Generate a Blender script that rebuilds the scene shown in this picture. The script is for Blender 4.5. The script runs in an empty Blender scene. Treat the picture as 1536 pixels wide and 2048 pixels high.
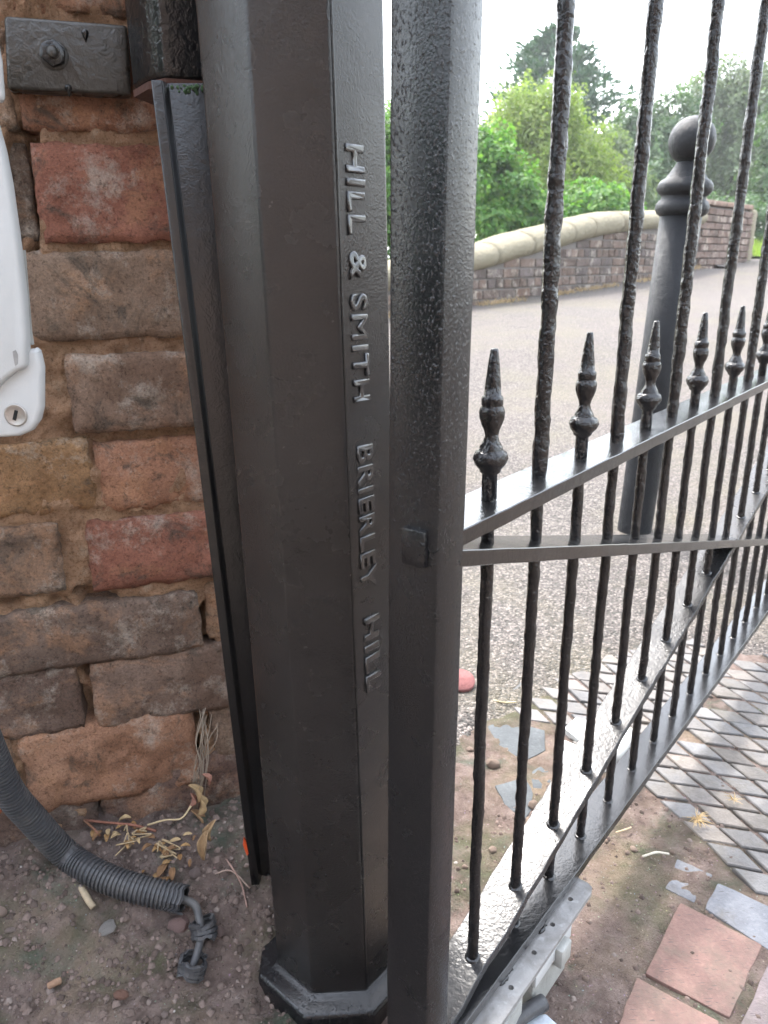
import bpy, bmesh, math, random
from mathutils import Vector, noise, Matrix
R_ = random.Random(7)
S = bpy.context.scene
COL = S.collection
V = Vector
rad = math.radians

# ------------------------------------------------------------------ camera, sky, sun, exposure
EYE = 0.79                      # camera height above the soil at the gate post
FPX = 1490.0; TH = rad(18.4); RO = rad(0.61)
F = V((0, math.cos(TH), -math.sin(TH))); r0 = V((1, 0, 0)); u0 = V((0, math.sin(TH), math.cos(TH)))
CR = r0*math.cos(RO) - u0*math.sin(RO); CU = r0*math.sin(RO) + u0*math.cos(RO)
cam = bpy.data.cameras.new('camera'); co = bpy.data.objects.new('camera', cam); COL.objects.link(co)
co.matrix_world = Matrix((( CR.x, CU.x, -F.x, 0), (CR.y, CU.y, -F.y, 0), (CR.z, CU.z, -F.z, EYE), (0, 0, 0, 1)))
cam.sensor_fit = 'VERTICAL'; cam.sensor_height = 36; cam.lens = 36*FPX/2048
cam.clip_start = .02; cam.clip_end = 2000
cam.dof.use_dof = True; cam.dof.focus_distance = .72; cam.dof.aperture_fstop = 13
S.camera = co

SUN_AZ = rad(-22); SUN_EL = rad(59)
W = bpy.data.worlds.new('World'); S.world = W; W.use_nodes = True
nt = W.node_tree; bg = nt.nodes['Background']
sky = nt.nodes.new('ShaderNodeTexSky'); sky.sky_type = 'NISHITA'; sky.sun_disc = False
sky.sun_elevation = SUN_EL; sky.sun_rotation = SUN_AZ; sky.air_density = 1.4; sky.dust_density = 3.0; sky.ozone_density = 1.0
hz = nt.nodes.new('ShaderNodeHueSaturation'); hz.inputs['Saturation'].default_value = .45      # milky summer haze
nt.links.new(sky.outputs[0], hz.inputs['Color']); nt.links.new(hz.outputs[0], bg.inputs[0]); bg.inputs[1].default_value = .15
sl = bpy.data.lights.new('sun', 'SUN'); so = bpy.data.objects.new('sun', sl); COL.objects.link(so)
sl.energy = .65; sl.angle = rad(5); sl.color = (1, .96, .91)
sd = V((-math.sin(SUN_AZ)*math.cos(SUN_EL), -math.cos(SUN_AZ)*math.cos(SUN_EL), -math.sin(SUN_EL)))
so.rotation_euler = sd.to_track_quat('-Z', 'Y').to_euler(); so.location = (-3, 5, 8)
vs = S.view_settings; vs.view_transform = 'Standard'; vs.look = 'None'; vs.gamma = 1; vs.exposure = 2.98; vs.use_curve_mapping = False
S.render.resolution_x = 768; S.render.resolution_y = 1024

# ------------------------------------------------------------------ measuring helpers (survey of the place from the view)
def ray(x, y): return F + CR*((x-768)/FPX) + CU*((1024-y)/FPX)
def onz(x, y, z): d = ray(x, y); return d*(z/d.z)
def ony(x, y, Y): d = ray(x, y); return d*(Y/d.y)
def onpl(x, y, p, n): d = ray(x, y); return d*(p.dot(n)/d.dot(n))
def n3(p, s=1.0): return noise.noise(V(p)*s)
def fr(p, s=1.0, o=4): return noise.fractal(V(p)*s, 1.0, 2.0, o)
def sm(a, b, x):
    t = max(0, min(1, (x-a)/(b-a))) if a != b else float(x > a)
    return t*t*(3-2*t)
def interp(tab, x):
    if x <= tab[0][0]: return tab[0][1]
    for (a, va), (b, vb) in zip(tab, tab[1:]):
        if x <= b: return va + (vb-va)*sm(a, b, x)*.35 + (vb-va)*((x-a)/(b-a))*.65
    return tab[-1][1]

# ------------------------------------------------------------------ object helpers
WL = {}                          # world location of every object
def link(o, parent, loc):
    COL.objects.link(o); loc = V(loc)
    if parent is not None:
        o.parent = parent; o.location = loc - WL[parent.name]
    else: o.location = loc
    WL[o.name] = loc
    return o
def empty(name, loc):
    o = bpy.data.objects.new(name, None); o.empty_display_size = .05
    return link(o, None, loc)
def tag(o, label, cat, group=None, kind=None):
    o['label'] = label; o['category'] = cat
    if group: o['group'] = group
    if kind: o['kind'] = kind
    return o
def mesh(name, verts, faces, m, parent=None, smooth=False, loc=None):
    """verts in world (eye) coordinates; loc = origin"""
    if loc is None: loc = WL[parent.name] if parent is not None else V((0, 0, 0))
    loc = V(loc)
    me = bpy.data.meshes.new(name)
    me.from_pydata([tuple(V(v)-loc) for v in verts], [], faces); me.update()
    if smooth is True: me.polygons.foreach_set('use_smooth', [True]*len(me.polygons))
    me.materials.append(m)
    o = bpy.data.objects.new(name, me)
    return link(o, parent, loc)
def place(name, me, parent, loc, rz=0.0, rot=None, sc=None):
    o = bpy.data.objects.new(name, me); link(o, parent, loc)
    o.rotation_euler = rot if rot else (0, 0, rz)
    if sc: o.scale = sc
    return o
def fixn(o):
    bm = bmesh.new(); bm.from_mesh(o.data); bmesh.ops.recalc_face_normals(bm, faces=bm.faces[:]); bm.to_mesh(o.data); bm.free(); return o
def bevel(o, w, seg=2, ang=30, smooth=True):
    bm = bmesh.new(); bm.from_mesh(o.data); bmesh.ops.recalc_face_normals(bm, faces=bm.faces[:])
    ed = [e for e in bm.edges if len(e.link_faces) == 2 and e.calc_face_angle(0) > rad(ang)]
    bmesh.ops.bevel(bm, geom=ed, offset=w, segments=seg, affect='EDGES', profile=.5)
    if smooth:
        for f in bm.faces: f.smooth = True
        for e in bm.edges:
            if len(e.link_faces) == 2 and e.calc_face_angle(0) > rad(38): e.smooth = False
    bm.to_mesh(o.data); bm.free(); return o
def prism_faces(n):
    return [tuple(range(n))[::-1], tuple(range(n, 2*n))] + [(i, (i+1) % n, n+(i+1) % n, n+i) for i in range(n)]
def prism(name, poly, d, m, parent=None, loc=None, bev=0, seg=2):
    """closed polygon (3D) pushed along d"""
    d = V(d); vv = [V(p) for p in poly]; vv += [p+d for p in vv]
    o = mesh(name, vv, prism_faces(len(poly)), m, parent, loc=loc); fixn(o)
    if bev: bevel(o, bev, seg)
    return o
def box(name, c, ax, ay, az, m, parent=None, loc=None, bev=0, seg=2):
    c, ax, ay, az = V(c), V(ax), V(ay), V(az)
    return prism(name, [c-ax-ay-az, c+ax-ay-az, c+ax+ay-az, c-ax+ay-az], az*2, m, parent, loc, bev, seg)
def frame(t):
    t = t.normalized(); a = V((0, 0, 1)) if abs(t.z) < .9 else V((1, 0, 0))
    x = t.cross(a).normalized(); return x, x.cross(t).normalized()
def tube_data(pts, rads, n=8, wob=0, seed=0, cap=True, sx=1):
    vs_, fs = [], []
    pts = [V(p) for p in pts]; x = None
    for i, p in enumerate(pts):
        t = (pts[min(i+1, len(pts)-1)] - pts[max(i-1, 0)]).normalized()
        if x is None: x, y = frame(t)
        else:
            x = (x - t*x.dot(t)).normalized(); y = x.cross(t)
        r = rads[i] if isinstance(rads, (list, tuple)) else rads
        for k in range(n):
            a = 2*math.pi*k/n; d = x*math.cos(a)*sx + y*math.sin(a)
            rr = r*(1 + wob*(noise.noise(V((p.x*60+seed*3.7, p.y*60, p.z*75)) + d*1.3)+.6*noise.noise(V((seed*1.7, 0, p.z*190)) + d*2.2))) if wob else r
            vs_.append(p + d*rr)
    for i in range(len(pts)-1):
        for k in range(n): fs.append((i*n+k, i*n+(k+1) % n, (i+1)*n+(k+1) % n, (i+1)*n+k))
    if cap: fs += [tuple(range(n))[::-1], tuple(range((len(pts)-1)*n, len(pts)*n))]
    return vs_, fs
def tube(name, pts, rads, m, parent=None, n=8, loc=None, wob=0, seed=0, sx=1, smooth=True):
    v, f = tube_data(pts, rads, n, wob, seed, True, sx)
    return fixn(mesh(name, v, f, m, parent, smooth, loc))
def spline(pts, k=8):
    out = []; P = [V(p) for p in pts]; P = [P[0]*2-P[1]] + P + [P[-1]*2-P[-2]]
    for i in range(1, len(P)-2):
        a, b, c, d = P[i-1:i+3]
        for j in range(k):
            t = j/k
            out.append(.5*((2*b) + (c-a)*t + (2*a-5*b+4*c-d)*t*t + (3*b-a-3*c+d)*t**3))
    out.append(P[-2]); return out
def lathe_data(prof, n=20, c=(0, 0, 0), ax=V((0, 0, 1)), wob=0):
    x, y = frame(ax); c = V(c); vs_, fs = [], []
    for (r, z) in prof:
        for k in range(n):
            a = 2*math.pi*k/n; d = x*math.cos(a)+y*math.sin(a)
            vs_.append(c + ax*z + d*r*(1+(wob*noise.noise(d*1.5+V((0, 0, z*90))) if wob else 0)))
    m_ = len(prof)
    for i in range(m_-1):
        for k in range(n): fs.append((i*n+k, i*n+(k+1) % n, (i+1)*n+(k+1) % n, (i+1)*n+k))
    fs += [tuple(range(n))[::-1], tuple(range((m_-1)*n, m_*n))]
    return vs_, fs

# ------------------------------------------------------------------ materials
class NT:
    def __init__(s, name):
        s.m = bpy.data.materials.new(name); s.m.use_nodes = True; s.t = s.m.node_tree
        s.b = s.t.nodes['Principled BSDF']; s.o = s.t.nodes['Material Output']
        s.tc = s.t.nodes.new('ShaderNodeTexCoord'); s.vec = s.tc.outputs['Object']
    def n(s, typ, **kw):
        nd = s.t.nodes.new(typ)
        for k, v in kw.items():
            if k in nd.inputs.keys():
                if isinstance(v, bpy.types.NodeSocket): s.t.links.new(v, nd.inputs[k])
                else: nd.inputs[k].default_value = v
            else: setattr(nd, k, v)
        return nd
    def l(s, a, b): s.t.links.new(a, b)
    def noise(s, sc, det=4, rough=.55, vec=None, dist=0):
        nd = s.n('ShaderNodeTexNoise', Scale=sc, Detail=det, Roughness=rough, Distortion=dist); s.l(vec or s.vec, nd.inputs['Vector']); return nd.outputs['Fac']
    def voro(s, sc, feat='F1', out='Distance', vec=None):
        nd = s.n('ShaderNodeTexVoronoi', Scale=sc, feature=feat); s.l(vec or s.vec, nd.inputs['Vector']); return nd.outputs[out]
    def ramp(s, fac, stops, interp='LINEAR'):
        nd = s.n('ShaderNodeValToRGB'); s.l(fac, nd.inputs[0]); cr = nd.color_ramp; cr.interpolation = interp
        while len(cr.elements) < len(stops): cr.elements.new(.5)
        for e, (p, c) in zip(cr.elements, stops):
            e.position = p; e.color = (c, c, c, 1) if isinstance(c, (int, float)) else (*c, 1)
        return nd.outputs[0]
    def mix(s, a, b, f, mode='MIX'):
        nd = s.n('ShaderNodeMix', data_type='RGBA', blend_type=mode)
        for val, i in ((f, 0), (a, 6), (b, 7)):
            if isinstance(val, bpy.types.NodeSocket): s.l(val, nd.inputs[i])
            else: nd.inputs[i].default_value = val if i == 0 else ((*val, 1) if len(val) == 3 else val)
        return nd.outputs[2]
    def math(s, op, a, b=0.0):
        nd = s.n('ShaderNodeMath', operation=op)
        for i, v in enumerate((a, b)):
            if isinstance(v, bpy.types.NodeSocket): s.l(v, nd.inputs[i])
            else: nd.inputs[i].default_value = v
        return nd.outputs[0]
    def bump(s, h, dist=.002, st=1.0):
        nd = s.n('ShaderNodeBump', Strength=st, Distance=dist); s.l(h, nd.inputs['Height'])
        if s.b.inputs['Normal'].links: s.l(s.b.inputs['Normal'].links[0].from_socket, nd.inputs['Normal'])
        s.l(nd.outputs[0], s.b.inputs['Normal']); return nd
    def set(s, **kw):
        for k, v in kw.items():
            k = {'col': 'Base Color', 'rough': 'Roughness', 'metal': 'Metallic', 'spec': 'Specular IOR Level', 'coat': 'Coat Weight', 'coatr': 'Coat Roughness', 'sss': 'Subsurface Weight'}[k]
            if isinstance(v, bpy.types.NodeSocket): s.l(v, s.b.inputs[k])
            else: s.b.inputs[k].default_value = (*v, 1) if isinstance(v, tuple) and len(v) == 3 else v
        return s
    def randvec(s):
        oi = s.n('ShaderNodeObjectInfo'); ad = s.n('ShaderNodeVectorMath', operation='MULTIPLY_ADD')
        cx = s.n('ShaderNodeCombineXYZ'); 
        for i in range(3): s.l(oi.outputs['Random'], cx.inputs[i])
        s.l(cx.outputs[0], ad.inputs[0]); ad.inputs[1].default_value = (37, 53, 71); s.l(s.vec, ad.inputs[2])
        s.vec = ad.outputs[0]; s.oi = oi; return oi

def m_paint(name, fine, hammer, col=(.017, .016, .0165), rough=.33, hs=140, vary=.5, coat=.3):
    k = NT(name); k.randvec()
    st = k.noise(9, 3); sp = k.noise(700, 2)
    k.set(col=k.mix(col, tuple(c*1.9 for c in col), k.ramp(st, [(.35, 0), (.7, vary)])), rough=k.ramp(k.noise(25, 4), [(.3, rough*.75), (.7, rough*1.35)]), spec=.5, coat=coat, coatr=rough*.7)
    k.bump(k.noise(hs, 3, .5, dist=.6), hammer); k.bump(k.noise(520, 3), fine)
    return k.m
M = {}
M['paint'] = m_paint('black_gloss_paint', .00025, .0005, col=(.007, .007, .0075), rough=.2, hs=110, coat=.2)
M['paint_post'] = m_paint('cast_iron_black_paint', .0004, .0003, col=(.0155, .0138, .0133), rough=.24, hs=60, vary=.5, coat=0)
M['paint_hammer'] = m_paint('thick_black_gloss_paint', .0001, .0011, col=(.007, .007, .0075), rough=.3, hs=210, coat=0)
M['paint_wet'] = m_paint('runny_black_gloss_paint', .0002, .0011, col=(.006, .006, .0065), rough=.14, hs=150, coat=0)
M['paint_bar'] = m_paint('wrought_iron_black_paint', .0003, .0016, col=(.006, .0057, .006), rough=.18, hs=200, coat=0)
M['paint_plate'] = m_paint('brush_painted_plate', .0004, .0016, col=(.022, .020, .017), rough=.30, hs=110, coat=0)
M['paint_stile'] = m_paint('textured_black_paint', .0003, .00012, col=(.0055, .0057, .0068), rough=.22, hs=90, coat=0)
M['paint_letter'] = m_paint('letter_gloss_paint', .0001, .0006, col=(.012, .012, .013), rough=.2, hs=130, coat=1)
def speckle(m):
    k = NT.__new__(NT); k.m = m; k.t = m.node_tree; k.b = k.t.nodes['Principled BSDF']; k.o = k.t.nodes['Material Output']; k.tc = k.t.nodes.new('ShaderNodeTexCoord'); k.vec = k.tc.outputs['Object']
    mp = k.n('ShaderNodeMapping'); mp.inputs['Scale'].default_value = (1, 1, .55); k.l(k.vec, mp.inputs[0])
    k.bump(k.ramp(k.noise(560, 2, .5, vec=mp.outputs[0]), [(.56, 0), (.76, 1)]), .00045)
speckle(M['paint_stile'])
M['paint_hammer'] = m_paint('thick_black_gloss_paint', .0001, .00055, col=(.011, .011, .0115), rough=.27, hs=190, coat=0)
M['paint_wet'] = m_paint('runny_black_gloss_paint', .0002, .0011, col=(.009, .009, .0095), rough=.14, hs=150, coat=0)
M['paint_bar'] = m_paint('wrought_iron_black_paint', .0003, .0021, col=(.0085, .008, .0085), rough=.18, hs=170, coat=0)
M['paint_plate'] = m_paint('brush_painted_plate', .0004, .0016, col=(.030, .027, .023), rough=.30, hs=110, coat=0)

def m_brick(name, sc=1.0, bumps=1.0, spall=.36):
    k = NT(name); oi = k.randvec(); c = oi.outputs['Color']
    big = k.noise(9*sc, 6, .68); mid = k.noise(55*sc, 6, .7); fin = k.noise(380*sc, 5, .75)
    w = k.mix(c, (1.05, .98, .92), 1, 'MULTIPLY')
    a = k.mix(w, k.mix(w, (.58, .54, .52), 1, 'MULTIPLY'), k.ramp(big, [(.38, 0), (.58, .9)]))
    a = k.mix(a, (.46, .25, .14), k.ramp(k.noise(10*sc, 7, .72, dist=.5), [(.52, 0), (.61, spall)]))
    a = k.mix(a, (.50, .45, .39), k.ramp(k.noise(17*sc, 8, .78), [(.52, 0), (.66, .6)]))
    a = k.mix(a, (.085, .073, .06), k.ramp(k.noise(21*sc, 7, .75, dist=.9), [(.54, 0), (.65, .75)]))
    a = k.mix(a, k.mix(a, (1.55, 1.5, 1.42), 1, 'MULTIPLY'), k.ramp(fin, [(.42, 0), (.70, .9)]))
    a = k.mix(a, k.mix(a, (.38, .37, .36), 1, 'MULTIPLY'), k.ramp(k.noise(210*sc, 5, .8), [(.52, 0), (.66, .9)]))
    k.set(col=a, rough=.95, spec=.15)
    k.bump(mid, .008*bumps); k.bump(k.noise(170*sc, 5, .7), .005*bumps); k.bump(fin, .003*bumps)
    return k.m
M['brick'] = m_brick('worn_brick')
M['farbrick'] = m_brick('bridge_brick', .35, 1.2, .08)
k = NT('lime_mortar'); big = k.noise(14, 5, .6)
a = k.mix((.50, .31, .19), (.43, .255, .16), k.ramp(big, [(.35, 0), (.65, 1)]))
a = k.mix(a, (.58, .47, .36), k.ramp(k.noise(40, 7, .75), [(.55, 0), (.75, .7)])); a = k.mix(a, (.05, .055, .045), k.ramp(k.noise(9, 5, .7, dist=1), [(.6, 0), (.72, .85)]))
a = k.mix(a, k.mix(a, (.5, .48, .45), 1, 'MULTIPLY'), k.ramp(k.noise(260, 5, .8), [(.48, 0), (.62, .8)])); a = k.mix(a, (.66, .58, .48), k.ramp(k.noise(330, 4, .8), [(.6, 0), (.7, .6)]))
k.set(col=a, rough=1, spec=.1); k.bump(k.noise(60, 7, .75), .014); k.bump(k.noise(420, 5, .75), .005); M['mortar'] = k.m
k = NT('grey_mortar'); k.set(col=k.mix((.17, .15, .135), (.09, .085, .08), k.noise(8, 5)), rough=1); M['mortar2'] = k.m

k = NT('soil'); p = k.vec
cl = k.noise(35, 6, .65); a = k.ramp(cl, [(.3, (.10, .074, .063)), (.5, (.20, .15, .13)), (.72, (.29, .228, .20))])
a = k.mix(a, (.27, .21, .145), k.ramp(k.noise(5.5, 4, .6), [(.52, 0), (.68, .6)]))
a = k.mix(a, (.05, .10, .07), k.ramp(k.noise(9, 6, .68, dist=.8), [(.54, 0), (.68, .6)]))
a = k.mix(a, (.10, .105, .06), k.ramp(k.noise(7, 7, .7), [(.50, 0), (.64, .75)]))
vd = k.voro(240); vc = k.n('ShaderNodeTexVoronoi', Scale=240.); k.l(p, vc.inputs['Vector'])
a = k.mix(a, k.mix(vc.outputs['Color'], (.42, .36, .31), .75), k.math('MULTIPLY', k.ramp(vd, [(.25, 1), (.4, 0)]), k.ramp(k.noise(300, 2), [(.58, 0), (.66, .6)])))
k.set(col=a, rough=1, spec=.12); k.bump(k.noise(70, 7, .72), .018); k.bump(k.noise(420, 4, .7), .003); M['soil'] = k.m

k = NT('grit'); g_ = k.n('ShaderNodeNewGeometry'); a = k.ramp(g_.outputs['Random Per Island'], [(0, (.06, .045, .038)), (.5, (.12, .09, .077)), (.93, (.165, .125, .108)), (.992, (.20, .165, .145)), (1, (.4, .37, .34))])
k.set(col=a, rough=1, spec=.15); k.bump(k.noise(500, 3), .001); M['grit'] = k.m
k = NT('path_surface'); p = k.vec
vc = k.n('ShaderNodeTexVoronoi', Scale=190.); k.l(p, vc.inputs['Vector'])
sep = k.n('ShaderNodeSeparateColor'); k.l(vc.outputs['Color'], sep.inputs[0])
a = k.ramp(sep.outputs[0], [(0, (.028, .024, .022)), (.3, (.074, .064, .058)), (.65, (.122, .105, .095)), (1, (.24, .21, .19))])
a = k.mix(a, (.145, .128, .085), k.ramp(k.noise(2.2, 5, .6), [(.45, 0), (.65, .55)])); a = k.mix(a, (.05, .05, .045), k.ramp(vc.outputs['Distance'], [(.45, 0), (.75, .7)]))
a = k.mix(a, (.125, .103, .094), k.ramp(k.noise(.6, 6, .7), [(.42, .0), (.66, .5)]))
k.set(col=a, rough=.9, spec=.3); k.bump(k.ramp(vc.outputs['Distance'], [(0, 1), (.7, 0)]), .0035); k.bump(k.noise(30, 4), .004); M['path'] = k.m

def m_obj(name, sc=40, amt=.5, rough=.8, bump=.001, spec=.3, pits=0, bs=200):
    k = NT(name); oi = k.randvec(); c = oi.outputs['Color']
    a = k.mix(c, k.mix(c, (.45, .45, .47), 1, 'MULTIPLY'), k.ramp(k.noise(sc, 5, .6), [(.4, 0), (.7, amt)]))
    a = k.mix(a, k.mix(a, (1.45, 1.42, 1.4), 1, 'MULTIPLY'), k.ramp(k.noise(sc*6, 3, .6), [(.5, 0), (.75, .6)]))
    if pits: 
        mp = k.n('ShaderNodeMapping'); mp.inputs['Rotation'].default_value = (0, 0, rad(-25)); mp.inputs['Scale'].default_value = (60, 520, 200); k.l(k.vec, mp.inputs[0])
        pn = k.ramp(k.noise(1., 2, .5, vec=mp.outputs[0]), [(.66, 0), (.70, 1)]); a = k.mix(a, (.05, .045, .045), k.math('MULTIPLY', pn, .75))
    if pits or sc == 45: a = k.mix(a, (.10, .085, .065), k.ramp(k.noise(14, 7, .72), [(.48, 0), (.66, .6)]))
    k.set(col=a, rough=rough, spec=spec); k.bump(k.noise(bs, 4, .65), bump); k.bump(k.noise(sc, 4), bump*2.5)
    return k.m
M['paver'] = m_obj('clay_paver', 30, .5, .75, .0012, .35, 1)
M['diamond'] = m_obj('blue_clay_paver', 45, .5, .62, .001, .4)
M['stone'] = m_obj('loose_stone', 60, .5, .9, .0012, .2)
M['slab'] = m_obj('concrete_slab', 30, .4, .9, .001, .2)
M['leafdry'] = m_obj('dead_leaf', 90, .6, .8, .0006, .25)
M['twig'] = m_obj('twig_bark', 120, .5, .9, .0008, .2)
M['bollard'] = m_paint('grey_black_bollard_paint', .002, .003, col=(.009, .010, .012), rough=.4, hs=40, coat=0)

M['bollard'].node_tree.nodes['Principled BSDF'].inputs['Specular IOR Level'].default_value = .22
k = NT('rust'); k.set(col=k.mix((.085, .034, .022), (.045, .022, .016), k.noise(60, 5)), rough=.95); k.bump(k.noise(150, 5), .002); M['rust'] = k.m
k = NT('green_moss'); k.set(col=k.mix((.03, .075, .035), (.07, .12, .05), k.noise(200, 4)), rough=1); k.bump(k.noise(400, 4), .003); M['moss'] = k.m
k = NT('orange_spray_paint'); k.set(col=(.62, .08, .02), rough=.5); M['orange'] = k.m
k = NT('terracotta'); k.set(col=k.mix((.5, .17, .08), (.4, .13, .07), k.noise(40, 4)), rough=.7); M['terra'] = k.m
k = NT('white_plastic'); k.set(col=k.mix((.47, .48, .48), (.36, .37, .36), k.ramp(k.noise(9, 5, .65), [(.45, 0), (.75, .5)])), rough=.42, spec=.4); k.bump(k.noise(500, 2), .0002); M['white'] = k.m
k = NT('dull_plastic'); k.set(col=k.mix((.33, .33, .31), (.2, .2, .185), k.ramp(k.noise(25, 5, .65), [(.4, 0), (.7, .8)])), rough=.55); k.bump(k.noise(200, 3), .0006); M['dull'] = k.m
k = NT('brushed_steel'); k.set(col=(.42, .40, .38), metal=.9, rough=.42); k.bump(k.noise(300, 3), .0005); M['steel'] = k.m
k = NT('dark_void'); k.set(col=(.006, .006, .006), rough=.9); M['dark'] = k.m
k = NT('galvanised_steel'); a = k.mix((.30, .295, .29), (.17, .16, .15), k.ramp(k.noise(26, 6, .65, dist=.6), [(.4, 0), (.66, 1)])); a = k.mix(a, (.42, .42, .42), k.ramp(k.noise(120, 4), [(.6, 0), (.75, .6)]))
k.set(col=a, metal=.35, rough=.55); k.bump(k.noise(60, 4), .0012); M['galv'] = k.m
k = NT('grey_corrugated_plastic'); a = k.mix((.040, .0405, .044), (.095, .09, .085), k.ramp(k.noise(30, 5, .65), [(.45, 0), (.75, .7)])); k.set(col=a, rough=.48, spec=.45); k.bump(k.noise(300, 3), .0005); M['conduit'] = k.m
k = NT('sandstone'); a = k.mix((.33, .295, .21), (.22, .195, .14), k.noise(4, 7, .7)); a = k.mix(a, (.22, .15, .11), k.ramp(k.noise(7, 5, .7), [(.6, 0), (.75, .6)])); k.set(col=a, rough=.95, spec=.15); k.bump(k.noise(18, 7, .7), .05); M['sandstone'] = k.m
k = NT('grass_turf'); a = k.mix((.05, .09, .022), (.12, .15, .05), k.noise(3, 6, .7)); k.set(col=a, rough=1); k.bump(k.noise(50, 4), .03); M['turf'] = k.m
k = NT('tree_bark'); k.set(col=k.mix((.09, .07, .05), (.04, .03, .025), k.noise(12, 5)), rough=1); k.bump(k.noise(20, 5), .03); M['bark'] = k.m
k = NT('dry_root'); k.set(col=(.27, .22, .17), rough=1); M['root'] = k.m
k = NT('straw'); k.set(col=k.mix((.45, .34, .17), (.3, .2, .1), k.noise(100, 2)), rough=.9); M['straw'] = k.m
def m_leaf(name, c1, c2, c3, tr=.35):
    k = NT(name); g = k.n('ShaderNodeNewGeometry'); r = g.outputs['Random Per Island']
    a = k.mix(k.ramp(r, [(0, c1), (.5, c2), (1, c3)]), tuple(x*.55 for x in c1), k.ramp(k.noise(.9, 3), [(.45, 0), (.7, .5)]))
    k.set(col=a, rough=.5, spec=.3)
    t = k.n('ShaderNodeBsdfTranslucent'); k.l(k.mix(a, (1.1, 1.25, .6), 1, 'MULTIPLY'), t.inputs[0])
    mx = k.n('ShaderNodeMixShader'); mx.inputs[0].default_value = tr
    k.l(k.b.outputs[0], mx.inputs[1]); k.l(t.outputs[0], mx.inputs[2]); k.l(mx.outputs[0], k.o.inputs[0]); return k.m
M['lf_lime'] = m_leaf('lime_leaves', (.15, .22, .045), (.20, .27, .065), (.26, .30, .09), .55)
M['lf_bright'] = m_leaf('bright_leaves', (.06, .16, .03), (.10, .22, .045), (.17, .28, .06), .5)
M['lf_con'] = m_leaf('conifer_needles', (.025, .062, .035), (.04, .085, .048), (.055, .105, .06), .2)
M['lf_deep'] = m_leaf('deep_leaves', (.05, .10, .045), (.075, .135, .06), (.11, .17, .08), .4)
M['lf_grey'] = m_leaf('grey_green_leaves', (.11, .15, .085), (.14, .18, .10), (.18, .22, .13), .45)

# ------------------------------------------------------------------ terrain
GD = ray(2054, 515); GD.z = 0; GD.normalize(); GN = V((GD.y, -GD.x, 0))       # gate direction and its normal
P0 = ony(978, 1005, .56)                                                         # foot of first dog bar on the top rail
WD = V((.961, .275, 0)); WN = V((.275, -.961, 0)); WP = V((-.36, .82, 0))        # brick wall plane
PROF = [(0, -.79), (2.2, -.785), (3.5, -.66), (5, -.475), (6, -.385), (7, -.345), (8.6, -.25), (10.4, -.05), (12.5, .03), (16, -.02), (40, -.6), (90, -1)]
PC = V((-.065, .683, 0))                                                         # gate post centre
def H(x, y, detail=True):
    z = interp(PROF, y)
    dw = (V((x, y, 0))-WP).dot(WN)
    rise = .085*(1-sm(.02, .27, dw))*(1-sm(-.16, .02, x))
    z += rise
    if detail and y < 3:
        left = 1-sm(-.15, .25, x); near = 1-sm(1.3, 2.6, y)
        q = V((x, y, 0))
        z += near*(.0035+.012*left)*fr(q, 14, 6) + near*(.002+.009*left)*(abs(noise.noise(q*42))-.2)+near*(.001+left*.005)*abs(noise.noise(q*95))+near*left*.003*noise.noise(q*150)
        z -= .003
        if left > 0: z += left*.010*max(0, noise.noise(q*28+V((5, 5, 5))))*sm(.45, .75, y)*(1-sm(-.30, -.18, x))
    return z
def onground(x, y, dz=0.0, det=False):
    z = -.77
    for _ in range(12):
        p = onz(x, y, z); z = H(p.x, p.y, det)+dz
    return onz(x, y, z)
def grid_axis(lo, hi, fine_lo, fine_hi, step, grow=1.25):
    a = []; t = fine_lo
    while t <= fine_hi: a.append(t); t += step
    s = step; t = a[-1]
    while t < hi: s *= grow; t += s; a.append(t)
    s = step; t = a[0]; b = []
    while t > lo: s *= grow; t -= s; b.append(t)
    return b[::-1]+a
def sheet(name, xs, ys, hf, m, mask=None):
    idx = {}; vv = []; ff = []
    for j, y in enumerate(ys):
        for i, x in enumerate(xs):
            idx[i, j] = len(vv); vv.append((x, y, hf(x, y)))
    for j in range(len(ys)-1):
        for i in range(len(xs)-1):
            if mask is None or mask((xs[i]+xs[i+1])/2, (ys[j]+ys[j+1])/2):
                ff.append((idx[i, j], idx[i+1, j], idx[i+1, j+1], idx[i, j+1]))
    o = mesh(name, vv, ff, m, smooth=True)
    bm = bmesh.new(); bm.from_mesh(o.data); bmesh.ops.delete(bm, geom=[v for v in bm.verts if not v.link_faces], context='VERTS'); bm.to_mesh(o.data); bm.free()
    return o
xs = grid_axis(-300, 300, -.75, .75, .0075); ys = grid_axis(-300, 500, .42, 1.35, .0075)
g = sheet('ground', xs, ys, lambda x, y: H(x, y) - (.03 if y > 3 else 0), M['soil']); g['kind'] = 'structure'
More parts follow.
